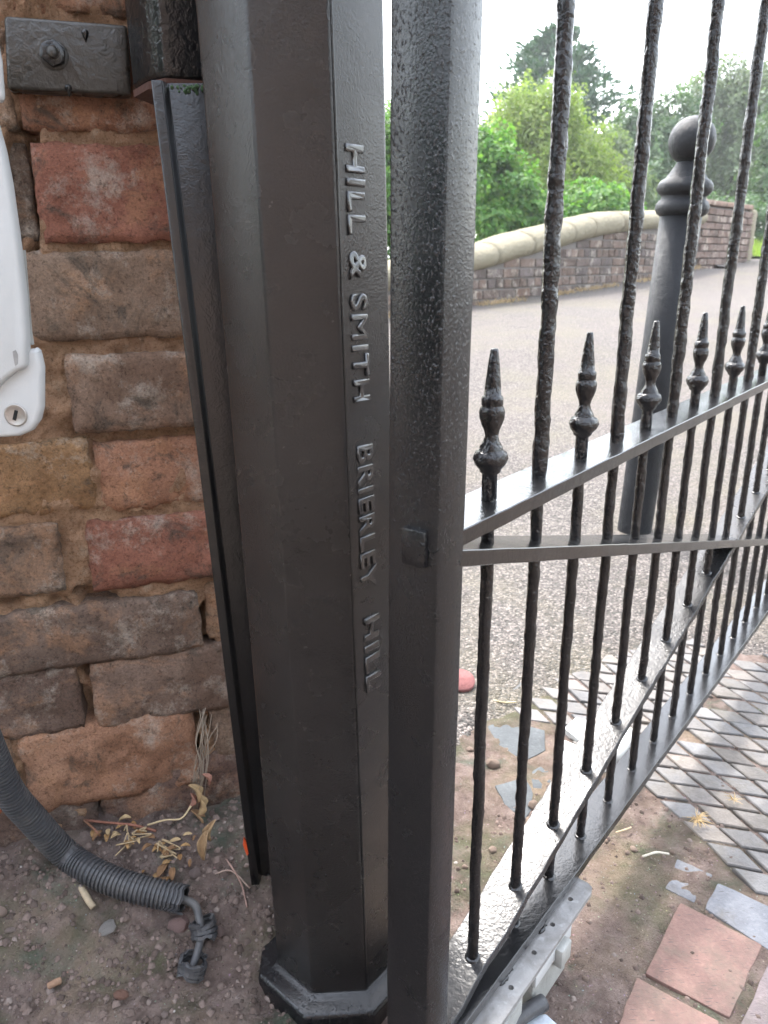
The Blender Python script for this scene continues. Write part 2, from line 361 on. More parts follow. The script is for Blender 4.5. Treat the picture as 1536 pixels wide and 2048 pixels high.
# the path: old chippings, ragged edge towards the gate
def path_edge(x): return 1.13 + .25*sm(.1, .6, x) + .10*fr(V((x, 0, 3)), 4, 4)
xs = grid_axis(-14, 26, -.3, 1.0, .02, 1.18); ys = grid_axis(.95, 70, .95, 2.2, .02, 1.12)
PW0 = V((.816, 6.74, 0)); PWD = V((.697, .717, 0)).normalized(); PWN = V((PWD.y, -PWD.x, 0))
o = sheet('path', xs, ys, lambda x, y: H(x, y, False)-.012+.019*sm(path_edge(x)-.08, path_edge(x)+.12, y)+.0015*fr(V((x, y, 0)), 12, 3), M['path'],
          lambda x, y: y > path_edge(x)-.1 and (V((x, y, 0))-PW0).dot(PWN) > -.1 and y < 14)
o['kind'] = 'structure'
xs = grid_axis(-120, 120, -6, 24, .6, 1.2); ys = grid_axis(4, 200, 4, 30, .5, 1.2)
o = sheet('grass_bank', xs, ys, lambda x, y: H(x, y, False)-.02+ (.05 if (V((x, y, 0))-PW0).dot(PWN) < -.3 else .02) + .05*fr(V((x, y, 1)), .8, 3), M['turf'],
          lambda x, y: (V((x, y, 0))-PW0).dot(PWN) < -.25 or y > 13.5)
o['kind'] = 'structure'

# ------------------------------------------------------------------ brick wall beside the post
def wpt(s, z, off=0.0): p = WP + WD*s + WN*off; return V((p.x, p.y, z))
def wsz(px, py, off=0.0):
    q = onpl(px, py, WP+WN*off, WN); return (q-WP).dot(WD), q.z
wall = empty('brick_wall', wpt(-.1, H(-.36, .8, False)))
tag(wall, 'weathered red and brown brick wall with crumbling mortar behind the octagonal post', 'wall')
WALL_R = .21
def brick(s0, s1, z0, z1, col, seed, proud=0.0, rough=.004, nx=30, nz=13, skew=0.0):
    cs, cz = (s0+s1)/2, (z0+z1)/2; w, h = (s1-s0), (z1-z0)
    vv, ff = [], []
    for j in range(nz+1):
        for i in range(nx+1):
            a, b = i/nx*2-1, j/nz*2-1
            # rounded corners and wavering edges
            rx = 1-.012*max(0, abs(b)-.55)**2/.2; rz = 1-.05*max(0, abs(a)-.9)**2/.01*.5
            e = V((a*w*11+seed*5.1, b*h*11, seed*3.3))
            s = cs + a*w/2*rx + (.0035*noise.noise(e*2)+.0025*noise.noise(e*6))*abs(a)**3; z = cz + b*h/2*rz + (.0035*noise.noise(e*1.7+V((9, 9, 9)))+.0028*noise.noise(e*5+V((3, 9, 9))))*abs(b)**3 + skew*a*w/2
            edge = max(abs(a)**(26 if w > .15 else 14), abs(b)**13)
            d = proud + rough*fr(e, 1.6, 6)*.95 - .0045*edge*(1+.8*noise.noise(e*3)) + .002*noise.noise(e*.6)
            vv.append(wpt(s, z, d))
    for j in range(nz):
        for i in range(nx): k_ = j*(nx+1)+i; ff.append((k_, k_+1, k_+nx+2, k_+nx+1))
    rim = [i for i in range(nx+1)] + [j*(nx+1)+nx for j in range(1, nz+1)] + [nz*(nx+1)+i for i in range(nx-1, -1, -1)] + [j*(nx+1) for j in range(nz-1, 0, -1)]
    n0 = len(vv)
    for r in rim: p = vv[r]; d = (p-WP).dot(WN); vv.append(p - WN*(d+.045))
    m_ = len(rim)
    for i in range(m_): ff.append((rim[i], n0+i, n0+(i+1) % m_, rim[(i+1) % m_]))
    o = mesh('brick', vv, ff, M['brick'], wall, True, loc=wpt(cs, cz)); fixn(o)
    o.color = (*col, 1); return o
RED = (.34, .165, .125); REDB = (.38, .215, .15); BRN = (.33, .235, .17); DRK = (.22, .175, .145); OCH = (.36, .235, .135); ORG = (.41, .25, .175); GRB = (.31, .235, .185)
near = [  # left, right, top, bottom in the view, colour, proud, rough
 (-60, 262, -150, 22, ORG, 0, .004), (268, 520, -150, 18, REDB, 0, .004),
 (-200, 20, 52, 258, BRN, 0, .004), (30, 420, 60, 262, REDB, 0, .005),
 (-170, 62, 285, 482, DRK, -.012, .006), (74, 450, 291, 483, RED, .004, .0015),
 (-120, 36, 500, 680, BRN, 0, .004), (46, 460, 503, 676, GRB, .004, .003),
 (-200, 60, 700, 862, REDB, -.004, .004), (138, 470, 705, 858, (.30, .22, .175), .007, .003),
 (-150, 186, 884, 1028, OCH, 0, .003), (194, 520, 880, 1014, REDB, 0, .004),
 (-180, 124, 1048, 1188, DRK, .006, .003), (178, 520, 1034, 1168, RED, .006, .002),
 (-140, 402, 1204, 1322, (.20, .155, .132), .008, .003), (412, 640, 1170, 1280, BRN, 0, .004),
 (-130, 163, 1342, 1466, (.20, .15, .128), .006, .004), (184, 560, 1302, 1436, (.25, .19, .16), .006, .005),
 (44, 396, 1440, 1596, ORG, .006, .007), (424, 660, 1412, 1520, (.26, .20, .16), 0, .004), (-230, 30, 1480, 1600, BRN, 0, .004),
 (-140, 194, 1580, 1705, (.19, .145, .13), 0, .004), (204, 520, 1528, 1690, (.21, .155, .14), .002, .005), (530, 640, 1520, 1640, BRN, 0, .004)]
zrows = []
for n_, (x0, x1, y0, y1, c, pr, rg) in enumerate(near):
    x0 -= 1; x1 += 1; y0 -= 1; y1 += 1; ym = (y0+y1)/2; s0, _ = wsz(x0, ym); s1, _ = wsz(x1, ym); xm = (max(0, x0)+min(430, x1))/2
    _, z1 = wsz(xm, y0); _, z0 = wsz(xm, y1)
    s1 = min(s1, WALL_R); brick(s0, s1, z0, z1, c, n_+1, pr, rg); zrows.append((s0, s1, z0, z1))
# the wall goes on to the left and upwards with the same coursing
rr = random.Random(3); cols = [RED, REDB, BRN, DRK, OCH, ORG, GRB]
ztop = 1.05; zb = H(-.5, .78, False)-.12; sd_ = 50
rows = sorted(set((round(r[2], 3), round(r[3], 3)) for r in zrows))
z = max(r[3] for r in zrows)
lefts = []
used = []
for r in zrows:
    for u in used:
        if abs((u[0]+u[1])/2-(r[2]+r[3])/2) < .04: u[2] = min(u[2], r[0]); break
    else: used.append([r[2], r[3], r[0]])
for (z0, z1, sl_) in used:
    e = sl_
    while e > -.42:
        w = rr.choice([.235, .235, .12]); sd_ += 1
        brick(e-.012-w, e-.012, z0, z1, rr.choice(cols), sd_, 0, .004, 8, 4); e -= .012+w
z += .011; row = 0
while z < ztop:
    e = WALL_R - (.12 if row % 2 else 0)
    if row % 2: sd_ += 1; brick(e+.01, WALL_R, z, z+.086, rr.choice(cols), sd_, 0, .004, 5, 4)
    while e > -.42:
        sd_ += 1; brick(e-.235, e, z, z+.086, rr.choice(cols), sd_, 0, .004, 8, 4); e -= .246
    z += .097; row += 1
ztop = z
GAPS = [(-40, 1186, 230, 1212), (150, 1332, 187, 1442), (388, 1402, 428, 1520), (60, 1440, 180, 1476), (-40, 1322, 182, 1346), (182, 1430, 400, 1452), (180, 1590, 215, 1645), (60, 1592, 200, 1610), (396, 1195, 424, 1330), (396, 1520, 430, 1600), (20, 250, 72, 520)]
def gapd(p):
    c = p.dot(F); x, y = 768+FPX*p.dot(CR)/c, 1024-FPX*p.dot(CU)/c; d = 0
    for a, b, a2, b2 in GAPS:
        d = max(d, min(sm(a-9, a+3, x)*(1-sm(a2-3, a2+9, x)), sm(b-9, b+3, y)*(1-sm(b2-3, b2+9, y))))
    return d
vv, ff = [], []
NS, NZ = 240, 330
for j in range(NZ+1):
    for i in range(NS+1):
        s = -.50+(WALL_R+.50)*i/NS; zz = zb+(ztop-zb)*j/NZ
        e = V((s, zz, 0)); d = -.0042 + .0085*fr(e, 30, 6) + .0028*noise.noise(e*150) - .016*sm(.25, .6, noise.noise(e*8+V((3, 1, 0))))*sm(.1, -.35, zz)
        gd_ = gapd(wpt(s, zz))
        if gd_ > 0: d -= .034*gd_*sm(-.35, .1, noise.noise(e*26))
        vv.append(wpt(s, zz, d))
for j in range(NZ):
    for i in range(NS): k_ = j*(NS+1)+i; ff.append((k_, k_+1, k_+NS+2, k_+NS+1))
mesh('mortar', vv, ff, M['mortar'], wall, True)
box('wall_core', wpt((WALL_R-.50)/2, (zb+ztop)/2, -.13), WD*((WALL_R+.50)/2), WN*.10, V((0, 0, (ztop-zb)/2)), M['mortar'], wall)

# ------------------------------------------------------------------ iron plate bolted to the wall, bracket, rear angle post
pl = [onpl(x, y, WP+WN*.02, WN) for x, y in ((7, 30), (254, 49), (262, 190), (14, 178))]
wp_ = empty('wall_plate', (pl[2]+pl[3])/2 - WN*.02)
tag(wp_, 'black painted flat iron plate bolted to the brick wall', 'plate')
prism('plate', pl, -WN*.03, M['paint_plate'], wp_, bev=.0035, seg=3)
bc = onpl(108, 110, WP+WN*.02, WN)
hexp = [bc + WD*(.0118*math.cos(rad(60*i+20))) + V((0, 0, .0118*math.sin(rad(60*i+20)))) for i in range(6)]
v, f = lathe_data([(.0132, 0), (.0132, .0012), (.012, .002)], 18, bc-WN*.001, WN); mesh('washer', v, f, M['paint_plate'], wp_, True); 
b_ = prism('bolt_head', [h+WN*.0015 for h in hexp], WN*.008, M['paint_wet'], wp_, bev=.0012)
v, f = lathe_data([(.0055, 0), (.0055, .003), (.003, .0045)], 12, bc+WN*.0095, WN); mesh('bolt_end', v, f, M['paint_plate'], b_, True, loc=WL[b_.name])
for px, py in ((137, 176), (170, 66)):
    q = onpl(px, py, WP+WN*.02, WN); v, f = lathe_data([(.0005, .003), (.0028, .0022), (.0035, 0), (.002, -.004), (.0003, -.008)], 10, q+WN*.0005, V((0, 0, 1))); mesh('paint_drip', v, f, M['paint_wet'], wp_, True)

def plan(px, py, Y): q = ony(px, py, Y); return V((q.x, q.y, 0))
A_, B_, C_ = plan(262, 150, .80), plan(330, 158, .752), plan(470, 165, .775)
zb_ = ony(325, 158, .752).z
brk = empty('post_bracket', V((B_.x, B_.y, zb_))); tag(brk, 'glossy black iron bracket with rusty underside between wall plate and octagonal post', 'bracket')
poly = [A_, A_*.35+B_*.65+V((-.004, -.004, 0)), B_, C_, C_+V((.02, .09, 0)), A_+V((.02, .09, 0))]
prism('sleeve', [p+V((0, 0, zb_)) for p in poly], V((0, 0, .62)), M['paint_wet'], brk, bev=.007, seg=4)
cpoly = sum(poly, V((0, 0, 0)))/6
prism('rusty_underside', [cpoly+(p-cpoly)*.985+V((0, 0, zb_+.001)) for p in poly], V((0, 0, -.006)), M['rust'], brk)['label'] = 'rusty lower edge'

zf = H(-.16, .75, False)-.05
LEAN = V((.034, 0, -1))
def angp(px, py, Y): q = ony(px, py, Y); return q
t0 = ony(305, 190, .742); t1 = ony(498, 1735, .742)
axis = (t1-t0); axis = axis/abs(axis.z)
top = t0 - axis*.012; hgt = .012+(t0.z-zf)
ang = empty('angle_post', V((t1.x, t1.y, t1.z))); tag(ang, 'narrow black angle iron standing between brick wall and octagonal post', 'post')
e1 = V((.0098, .0012, 0)); 
pa = [top, top+e1, top+e1+V((.002, .010, 0)), top+e1+V((.075, .016, 0)), top+e1+V((.072, .030, 0)), top+V((-.002, .022, 0))]
prism('angle_iron', pa, axis*hgt, M['paint'], ang, bev=.0012)
q = ony(492, 1692, .7405)
vv = [ony(487, 1676, .7412), ony(492, 1684, .7412), ony(497, 1708, .7412), ony(494, 1712, .7412), ony(486, 1690, .7412)]
pm = prism('paint_mark', vv, V((0, .003, 0)), M['orange'], ang); pm['label'] = 'orange spray paint mark near the foot'
# moss hanging under the bracket
vv, ff = [], []
for i in range(60):
    c = ony(R_.uniform(322, 408), 172+16*R_.random()**2, .7545+R_.uniform(-.001, .003)); r = R_.uniform(.0008, .0022)
    v, f = lathe_data([(r*.3, -r), (r, -r*.2), (r*.8, r*.5), (r*.1, r)], 5, c, V((R_.uniform(-1, 1), R_.uniform(-1, 1), 1.2)).normalized())
    n0 = len(vv); vv += v; ff += [tuple(a+n0 for a in x) for x in f]
o = mesh('moss', vv, ff, M['moss'], ang, True); o['kind'] = 'stuff'

# ------------------------------------------------------------------ octagonal gate post with cast lettering
AP = .0705
ROTP = rad(3)
def octo(ap, c, z):
    Rr = ap/math.cos(rad(22.5)); return [V((c.x+Rr*math.cos(rad(22.5+45*i)+ROTP), c.y+Rr*math.sin(rad(22.5+45*i)+ROTP), z)) for i in range(8)]
zg = -.79
post = empty('gate_post', V((PC.x+.005, PC.y, zg))); tag(post, 'octagonal black cast iron gate post with raised lettering down one face', 'gate post')
def pcz(z): return V((PC.x - .010*(z+.15), PC.y, 0))
vv = octo(AP, pcz(-.80), -.80)+octo(AP, pcz(1.1), 1.1)
o = mesh('shaft', vv, prism_faces(8), M['paint_post'], post); fixn(o); bevel(o, .0022, 2)
pc2 = V((PC.x+.006, PC.y, 0))
vv = []
for ap, z in ((.091, -.835), (.0925, -.772), (.090, -.768), (.077, -.764), (.0715, -.760)): vv += octo(ap, pc2, z)
ff = [tuple(range(8))[::-1], tuple(range(32, 40))] + [(r*8+i, r*8+(i+1) % 8, r*8+8+(i+1) % 8, r*8+8+i) for r in range(4) for i in range(8)]
o = mesh('base_flange', vv, ff, M['paint_stile'], post); fixn(o); bevel(o, .0018, 2, 20)
v, f = lathe_data([(.0035, 0), (.0035, .0012), (.001, .0022)], 7, onz(588, 1998, -.7655), V((0, 0, 1))); 
# seam along the lettered face's left edge
FNa = rad(-45)+ROTP; FN = V((math.cos(FNa), math.sin(FNa), 0)); FT = V((-FN.y, FN.x, 0))        # outward normal, to-the-right tangent
def fpt(u, z, off=0.0): p = pcz(z)+FN*(AP+off)+FT*u; return V((p.x, p.y, z))
def facez(px, py):
    c = pcz(-.1)+FN*AP; q = onpl(px, py, c, FN); return (q-c).dot(FT), q.z
def word(txt, y0, y1, x0):
    """cast letters reading downwards; y0,y1 = top and bottom rows, x0 = left edge at the top"""
    cu = bpy.data.curves.new('w', 'FONT'); cu.body = txt; cu.extrude = .03; cu.bevel_depth = .05; cu.bevel_resolution = 2; cu.offset = -.008; cu.resolution_u = 4; cu.space_character = 1.12
    ob = bpy.data.objects.new('w', cu); COL.objects.link(ob); dg = bpy.context.evaluated_depsgraph_get()
    me = bpy.data.meshes.new_from_object(ob.evaluated_get(dg)); bpy.data.objects.remove(ob)
    xsv = [v.co.x for v in me.vertices]; ysv = [v.co.y for v in me.vertices]; a0, a1, b0, b1 = min(xsv), max(xsv), min(ysv), max(ysv)
    u_, z0 = facez(x0, y0); _, z1 = facez(x0+(y1-y0)*.045, y1)
    hgt = .0195
    for v in me.vertices:
        zz = z0+(v.co.x-a0)/(a1-a0)*(z1-z0); u = u_+(v.co.y-b0)/(b1-b0)*hgt
        wn_ = .62+.5*noise.noise(V((zz*55, u*60, 2))); v.co = fpt(u+.0006*noise.noise(V((zz*240, u*240, 7))), zz+.0006*noise.noise(V((zz*240, u*240, 3))), .0001+(v.co.z+.02)*.034*max(.15, min(1, wn_))) - WL[post.name]
    me.materials.clear(); me.materials.append(M['paint_letter'])
    o = bpy.data.objects.new('lettering', me); link(o, post, WL[post.name]); fixn(o)
    o['label'] = 'raised cast letters ' + txt
word('HILL', 286, 470, 694); word('&', 502, 560, 699); word('SMITH', 588, 806, 701); word('BRIERLEY', 893, 1180, 711); word('HILL', 1238, 1384, 722)
# a run of paint along the seam
tube('seam', [fpt(-.0268, z_, .0004) for z_ in [-.78+.05*i for i in range(36)]], [.0011+.0006*noise.noise(V((0, 0, i*.9))) for i in range(36)], M['paint'], post, 6)

# ------------------------------------------------------------------ the gate
SP = .0822
gate = empty('iron_gate', V((P0.x, P0.y, -.79))); tag(gate, 'black wrought iron gate with crossed braces and spear topped dog bars', 'gate')
def gp(t, off, z): p = P0+GD*t+GN*off; return V((p.x, p.y, z))
ZT, ZB = -.176, -.676
def flat(name, p, q, w0, w1, th, m, seed, step=.016, rough=.0005, lip=.0007):
    """flat bar from p to q (points on its top centre line); w0/w1 = back/front half extents along GN"""
    d = (q-p); L = d.length; d.normalize(); up = GN.cross(d).normalized()
    if up.z < 0: up = -up
    n_ = int(L/step); sec = [(w0+lip, 0), (w1-lip, 0), (w1, -lip), (w1, -th*.5), (w1, -th+lip), (w1-lip, -th), (w0+lip, -th), (w0, -th+lip), (w0, -th*.5), (w0, -lip)]
    sec = [(w0+lip, 0), ((w0*2+w1)/3, 0), ((w0+w1*2)/3, 0)] + sec[1:]
    vv, ff = [], []; m_ = len(sec)
    for i in range(n_+1):
        c = p + d*(L*i/n_)
        for (a, b) in sec:
            pt = c+GN*a+up*b; e = V((pt.x, pt.y, pt.z))*38+V((seed, 0, 0))
            vv.append(pt+GN*rough*noise.noise(e)*1.5+up*rough*noise.noise(e+V((7, 7, 7))))
    for i in range(n_):
        for k_ in range(m_): ff.append((i*m_+k_, i*m_+(k_+1) % m_, (i+1)*m_+(k_+1) % m_, (i+1)*m_+k_))
    ff += [tuple(range(m_))[::-1], tuple(range(n_*m_, n_*m_+m_))]
    o = mesh(name, vv, ff, m, gate, True); fixn(o)
    bm = bmesh.new(); bm.from_mesh(o.data)
    for e in bm.edges:
        if len(e.link_faces) == 2 and e.calc_face_angle(0) > rad(25): e.smooth = False
    bm.to_mesh(o.data); bm.free(); return o
TE = 1.62
flat('top_rail', gp(-.072, 0, ZT-.0014), gp(TE, 0, ZT+.004), -.0235, .0224, .0125, M['paint'], 1)
flat('bottom_rail', gp(-.079, 0, ZB), gp(TE, 0, ZB), -.022, .0223, .013, M['paint'], 2)
flat('diagonal_brace', gp(-.074, 0, -.650-.079*.27), gp(1.60, 0, -.650+1.60*.289), -.028, .0155, .011, M['paint_hammer'], 3, rough=.0012)
flat('diagonal_brace', gp(-.070, 0, -.2129+.07*.29), gp(1.58, 0, -.2129-1.58*.287), -.0235, .0222, .0125, M['paint'], 4)
flat('upper_rail', gp(-.06, 0, .80), gp(TE, 0, .80), -.0245, .0250, .0125, M['paint'], 5)
# hinge stile leaning slightly, with the riveted rail end
def tR(z): return -.0642+.0185*z
def stile_pt(t, off, z): return gp(t, off, z)
def stile(name, tfun, w, zlo, zhi):
    vv, ff = [], []; n_ = 60
    sec = [(-w, -.0213), (0, -.0213), (0, .0225), (-w, .0225)]; ch = .0030; cs = []
    for i in range(4):
        a, b, c = V((*sec[i-1], 0)), V((*sec[i], 0)), V((*sec[(i+1) % 4], 0))
        cs += [b+(a-b).normalized()*ch, b+((a-b).normalized()+(c-b).normalized())*ch*.28, b+(c-b).normalized()*ch]
    m_ = len(cs)
    for i in range(n_+1):
        z = zlo+(zhi-zlo)*i/n_
        for c in cs:
            e = V((c.x*30, c.y*30, z*22)); vv.append(gp(tfun(z)+c.x+.0005*noise.noise(e), c.y+.0005*noise.noise(e+V((5, 0, 0))), z))
    for i in range(n_):
        for k_ in range(m_): ff.append((i*m_+k_, i*m_+(k_+1) % m_, (i+1)*m_+(k_+1) % m_, (i+1)*m_+k_))
    ff += [tuple(range(m_))[::-1], tuple(range(n_*m_, n_*m_+m_))]
    o = fixn(mesh(name, vv, ff, M['paint_stile'], gate, True)); bm = bmesh.new(); bm.from_mesh(o.data)
    for e in bm.edges:
        if len(e.link_faces) == 2 and e.calc_face_angle(0) > rad(24): e.smooth = False
    bm.to_mesh(o.data); bm.free(); return o
st = stile('stile', tR, .0335, -.755, .95)
stile('stile', lambda z: TE+.03, .0335, -.755, .95)
# tenon head on the end face
zt = onpl(833, 1093, P0+GD*(tR(-.2)-.0335), GD).z
ez = V((0, 0, 1)); c = gp(tR(zt)-.0335-.001, (onpl(833, 1093, P0+GD*(tR(zt)-.0335), GD)-P0).dot(GN), zt)
te = box('tenon_head', c, GN*.0098, GD*.004, ez*.0135, M['paint_stile'], gate, bev=.0015)
# bars
def bar_mesh(name, zlo, zhi, rfun, seed, wob=.18, n=12):
    pts = []; z = zlo
    while z < zhi: pts.append(V((0, 0, z))); z += .004
    pts.append(V((0, 0, zhi)))
    v, f = tube_data(pts, [rfun(p.z)*(1+.05*noise.noise(V((seed, 0, p.z*35)))) for p in pts], n, wob, seed)
    for q in v: q.x += .0008*noise.noise(V((seed, 3, q.z*14))); q.y += .0008*noise.noise(V((seed, 8, q.z*14)))
    me = bpy.data.meshes.new(name); me.from_pydata([tuple(a) for a in v], [], f); me.polygons.foreach_set('use_smooth', [True]*len(f)); me.materials.append(M['paint_bar'])
    bm = bmesh.new(); bm.from_mesh(me); bmesh.ops.recalc_face_normals(bm, faces=bm.faces[:]); bm.to_mesh(me); bm.free()
    return me
def rlong(z): return .00655 if z > -.17 else (.00655 if z > -.182 else .0053)
longs = [bar_mesh('bar', -.698, .83, rlong, 11+i) for i in range(3)]
dogs = [bar_mesh('dog_bar', -.698, -.15, lambda z: .0053 if z < -.18 else .0058, 31+i, .16) for i in range(3)]
prof = [(.0058, 0), (.0058, .020), (.0083, .0222), (.0086, .024), (.0118, .028), (.0137, .033), (.0122, .0378), (.0096, .0392), (.0092, .0402), (.0088, .042), (.0062, .0465), (.0051, .0505), (.0060, .055), (.0077, .059), (.0093, .064), (.0096, .069), (.0088, .0725), (.0078, .0735), (.0083, .0745), (.0085, .0785), (.0083, .0805), (.0068, .0815), (.0060, .089), (.0045, .104), (.0030, .1145), (.0024, .116)]
fins = []
for i in range(3):
    v, f = lathe_data(prof, 18, (0, 0, ZT), V((0, 0, 1)), .08 + .02*i)
    me = bpy.data.meshes.new('finial'); me.from_pydata([tuple(a) for a in v], [], f); me.polygons.foreach_set('use_smooth', [True]*len(f)); me.materials.append(M['paint_bar'])
    bm = bmesh.new(); bm.from_mesh(me); bmesh.ops.recalc_face_normals(bm, faces=bm.faces[:]); bm.to_mesh(me); bm.free(); fins.append(me)
v, f = lathe_data([(.0085, -.003), (.0078, .0006), (.0060, .0022)], 14, (0, 0, 0), V((0, 0, 1)))
me_c = bpy.data.meshes.new('weld_collar'); me_c.from_pydata([tuple(a) for a in v], [], f); me_c.polygons.foreach_set('use_smooth', [True]*len(f)); me_c.materials.append(M['paint_wet'])
n_ = 0
while n_*SP < TE-.05:
    t = n_*SP; b = gp(t, 0, 0); rz = R_.uniform(0, 6.28)
    if n_ % 2: o = place('bar', R_.choice(longs), gate, b, rz)
    else:
        o = place('dog_bar', R_.choice(dogs), gate, b, rz)
        place('finial', R_.choice(fins), o, b, R_.uniform(0, 6))
    for zc, sl_ in ((-.650+.289*t, .281), (ZB, 0)):
        if zc > ZT-.02: continue
        place('weld_collar', me_c, gate, V((b.x, b.y, zc-.0006)), rot=(V((-GD.x*sl_, -GD.y*sl_, 1))).to_track_quat('Z', 'Y').to_euler())
    n_ += 1

# ------------------------------------------------------------------ gate opener gear under the bottom rail
def gz(px, py, z): q = onz(px, py, z)-P0; return q.dot(GD), q.dot(GN)
zp = -.700
t_e, o_e = gz(1165, 1760, zp)
gear = empty('gate_opener_bracket', gp(0, .05, -.79)); tag(gear, 'dirty galvanised steel strap with bolt holes under the gate bottom rail', 'bracket')
def holed_plate(name, t0, t1, o0, o1, holes, r, z, th, m, parent):
    bm = bmesh.new(); c = .010
    outer = [(t0, o0), (t1, o0), (t1, o1-c), (t1-c*.25, o1-c*.3), (t1-c, o1), (t0, o1)]
    ed = []
    def loop(pts):
        vs_ = [bm.verts.new(gp(a, b, z)-WL[parent.name]) for a, b in pts]
        for i in range(len(vs_)): ed.append(bm.edges.new((vs_[i], vs_[(i+1) % len(vs_)])))
    loop(outer)
    for (a, b) in holes: loop([(a+r*math.cos(i*math.pi/5), b+r*math.sin(i*math.pi/5)) for i in range(10)])
    bmesh.ops.triangle_fill(bm, edges=ed, use_beauty=True)
    ex = bmesh.ops.extrude_face_region(bm, geom=bm.faces[:])
    for v in ex['geom']:
        if isinstance(v, bmesh.types.BMVert): v.co.z -= th
    bmesh.ops.recalc_face_normals(bm, faces=bm.faces[:])
    me = bpy.data.meshes.new(name); bm.to_mesh(me); bm.free(); me.materials.append(m)
    o = bpy.data.objects.new(name, me); return link(o, parent, WL[parent.name])
hs = [gz(x, y, zp) for x, y in ((1141, 1798), (1105, 1849), (1068, 1905), (1022, 1975))]
_, oo = gz(1100, 1893, zp)
oo = max(h[1] for h in hs)+.012
holed_plate('strap', -.16, t_e, -.004, oo, hs, .0030, zp, .006, M['galv'], gear)
prism('strap_web', [gp(-.16, .002, zp-.006), gp(t_e-.02, .002, zp-.006), gp(t_e-.02, .008, zp-.006), gp(-.16, .008, zp-.006)], V((0, 0, -.03)), M['galv'], gear)
for (a, b), s in zip(((1085, 1858), (1008, 1960), (1018, 1940)), (3, 5, 8)):
    t, o_ = gz(a, b, zp+.0005); pts = [gp(t+.016*(i/6-.5)+.002*noise.noise(V((i, s, 0))), o_+.003*noise.noise(V((i*.9, s, 4))), zp+.0002) for i in range(7)]
    tube('paint_smear', pts, [.0006, .002, .0032, .0025, .003, .0018, .0005], M['paint_wet'], gear, 6)
_t = t_e
b1 = empty('junction_box', gp(.06, .085, -.79)); tag(b1, 'small pale grey plastic box with latch under the galvanised strap', 'box')
t1_, o1_ = gz(1140, 1840, -.715); t2_, o2_ = gz(1075, 1945, -.715)
box('case', gp((t1_+t2_)/2, (o1_+o2_)/2-.012, -.752), GD*((t1_-t2_)/2), GN*.010, ez*.036, M['dull'], b1, bev=.003)
box('lid', gp((t1_+t2_)/2, (o1_+o2_)/2-.0015, -.726), GD*((t1_-t2_)/2+.001), GN*.0025, ez*.012, M['white'], b1, bev=.0012)
tl, ol = gz(1107, 1895, -.735); box('latch', gp(tl, (o1_+o2_)/2+.004, -.734), GD*.012, GN*.006, ez*.013, M['dull'], b1, bev=.003)
b2 = empty('motor_case', gp(-.06, .07, -.79)); tag(b2, 'larger dirty grey plastic case beside the post foot under the strap', 'box')
t3_, o3_ = gz(1052, 1975, -.72); box('case', gp(t3_-.075, o3_-.022, -.752), GD*.072, GN*.022, ez*.036, M['dull'], b2, bev=.004)
box('rib', gp(t3_-.08, o3_+.001, -.726), GD*.065, GN*.002, ez*.004, M['dull'], b2, bev=.001)
q0 = onz(1045, 2030, -.757); q1 = onz(1088, 2004, -.757)
pp = tube('cable_gland', spline([q0+(q0-q1)*1.2+V((0, 0, -.01)), q0, q1], 6), .0085, M['conduit'], None, 12, loc=q0); tag(pp, 'short stub of black rubber hose beside the grey case', 'hose')
cv = [onz(x, y, -.7675) for x, y in ((1022, 2062), (1052, 2032), (1092, 2026), (1118, 2050), (1110, 2085), (1050, 2110))]
cvo = prism('access_cover', cv, V((0, 0, -.02)), M['slab'], None, loc=cv[0], bev=.002); cvo.color = (.42, .46, .5, 1); tag(cvo, 'pale blue grey plastic cover set low beside the motor case', 'cover')
q = onz(1078, 2040, -.7672); 

# ------------------------------------------------------------------ white arm casing at the left
YA = .655
def ap(px, py, dy=0.0): return ony(px, py, YA+dy)
arm = empty('gate_arm_casing', ap(-40, 870)); tag(arm, 'white plastic gate arm casing with key lock hanging in front of the brick wall', 'casing')
prism('arm_body', [ap(x-4, y, -.008) for x, y in ((-150, 215), (-12, 235), (6, 300), (19, 366), (38, 501), (49, 600), (54, 680), (54, 736), (34, 744), (12, 760), (-10, 782), (-150, 800))], V((0, .014, 0)), M['white'], arm, bev=.004, seg=3)
capp = [(-150, 690), (40, 695), (58, 700), (74, 697), (81, 703), (88, 735), (88, 815), (82, 842), (68, 862), (44, 873), (10, 876), (-150, 876)]
cp_ = prism('end_cap', [ap(x-6, y, 0) for x, y in capp], V((0, .012, 0)), M['white'], arm, bev=.004, seg=3)
prism('seam_line', [ap(x-1, y, .012) for x, y in ((46, 500), (60, 668), (64, 690), (56, 690), (38, 500))], V((0, .006, 0)), M['dull'], arm)
lc = ap(32, 830, -.0002); ln = V((0, -1, 0))
v, f = lathe_data([(.0100, -.004), (.0100, .0010), (.0092, .0016), (.0085, .0012), (.002, .0013)], 24, lc, ln); lk = mesh('lock', v, f, M['steel'], arm, True)
box('keyhole', lc+V((0, -.0014, 0)), V((.0016, 0, .0042)), V((0, .0006, 0)), V((.0013, 0, -.0006)), M['dark'], lk, loc=WL[lk.name])
prism('paint_chip', [ap(x, y, -.0084) for x, y in ((25, 703), (31, 700), (36, 710), (35, 728), (30, 732), (27, 716))], V((0, .004, 0)), M['galv'], arm)
up = prism('cable_cover', [ony(x, y, .70) for x, y in ((-150, 20), (-12, 60), (0, 120), (6, 198), (-2, 205), (-150, 205))], V((0, .008, 0)), M['white'], None, loc=ony(-60, 205, .70), bev=.004, seg=3)
tag(up, 'grey white cover edge beside the bolted wall plate', 'cover')

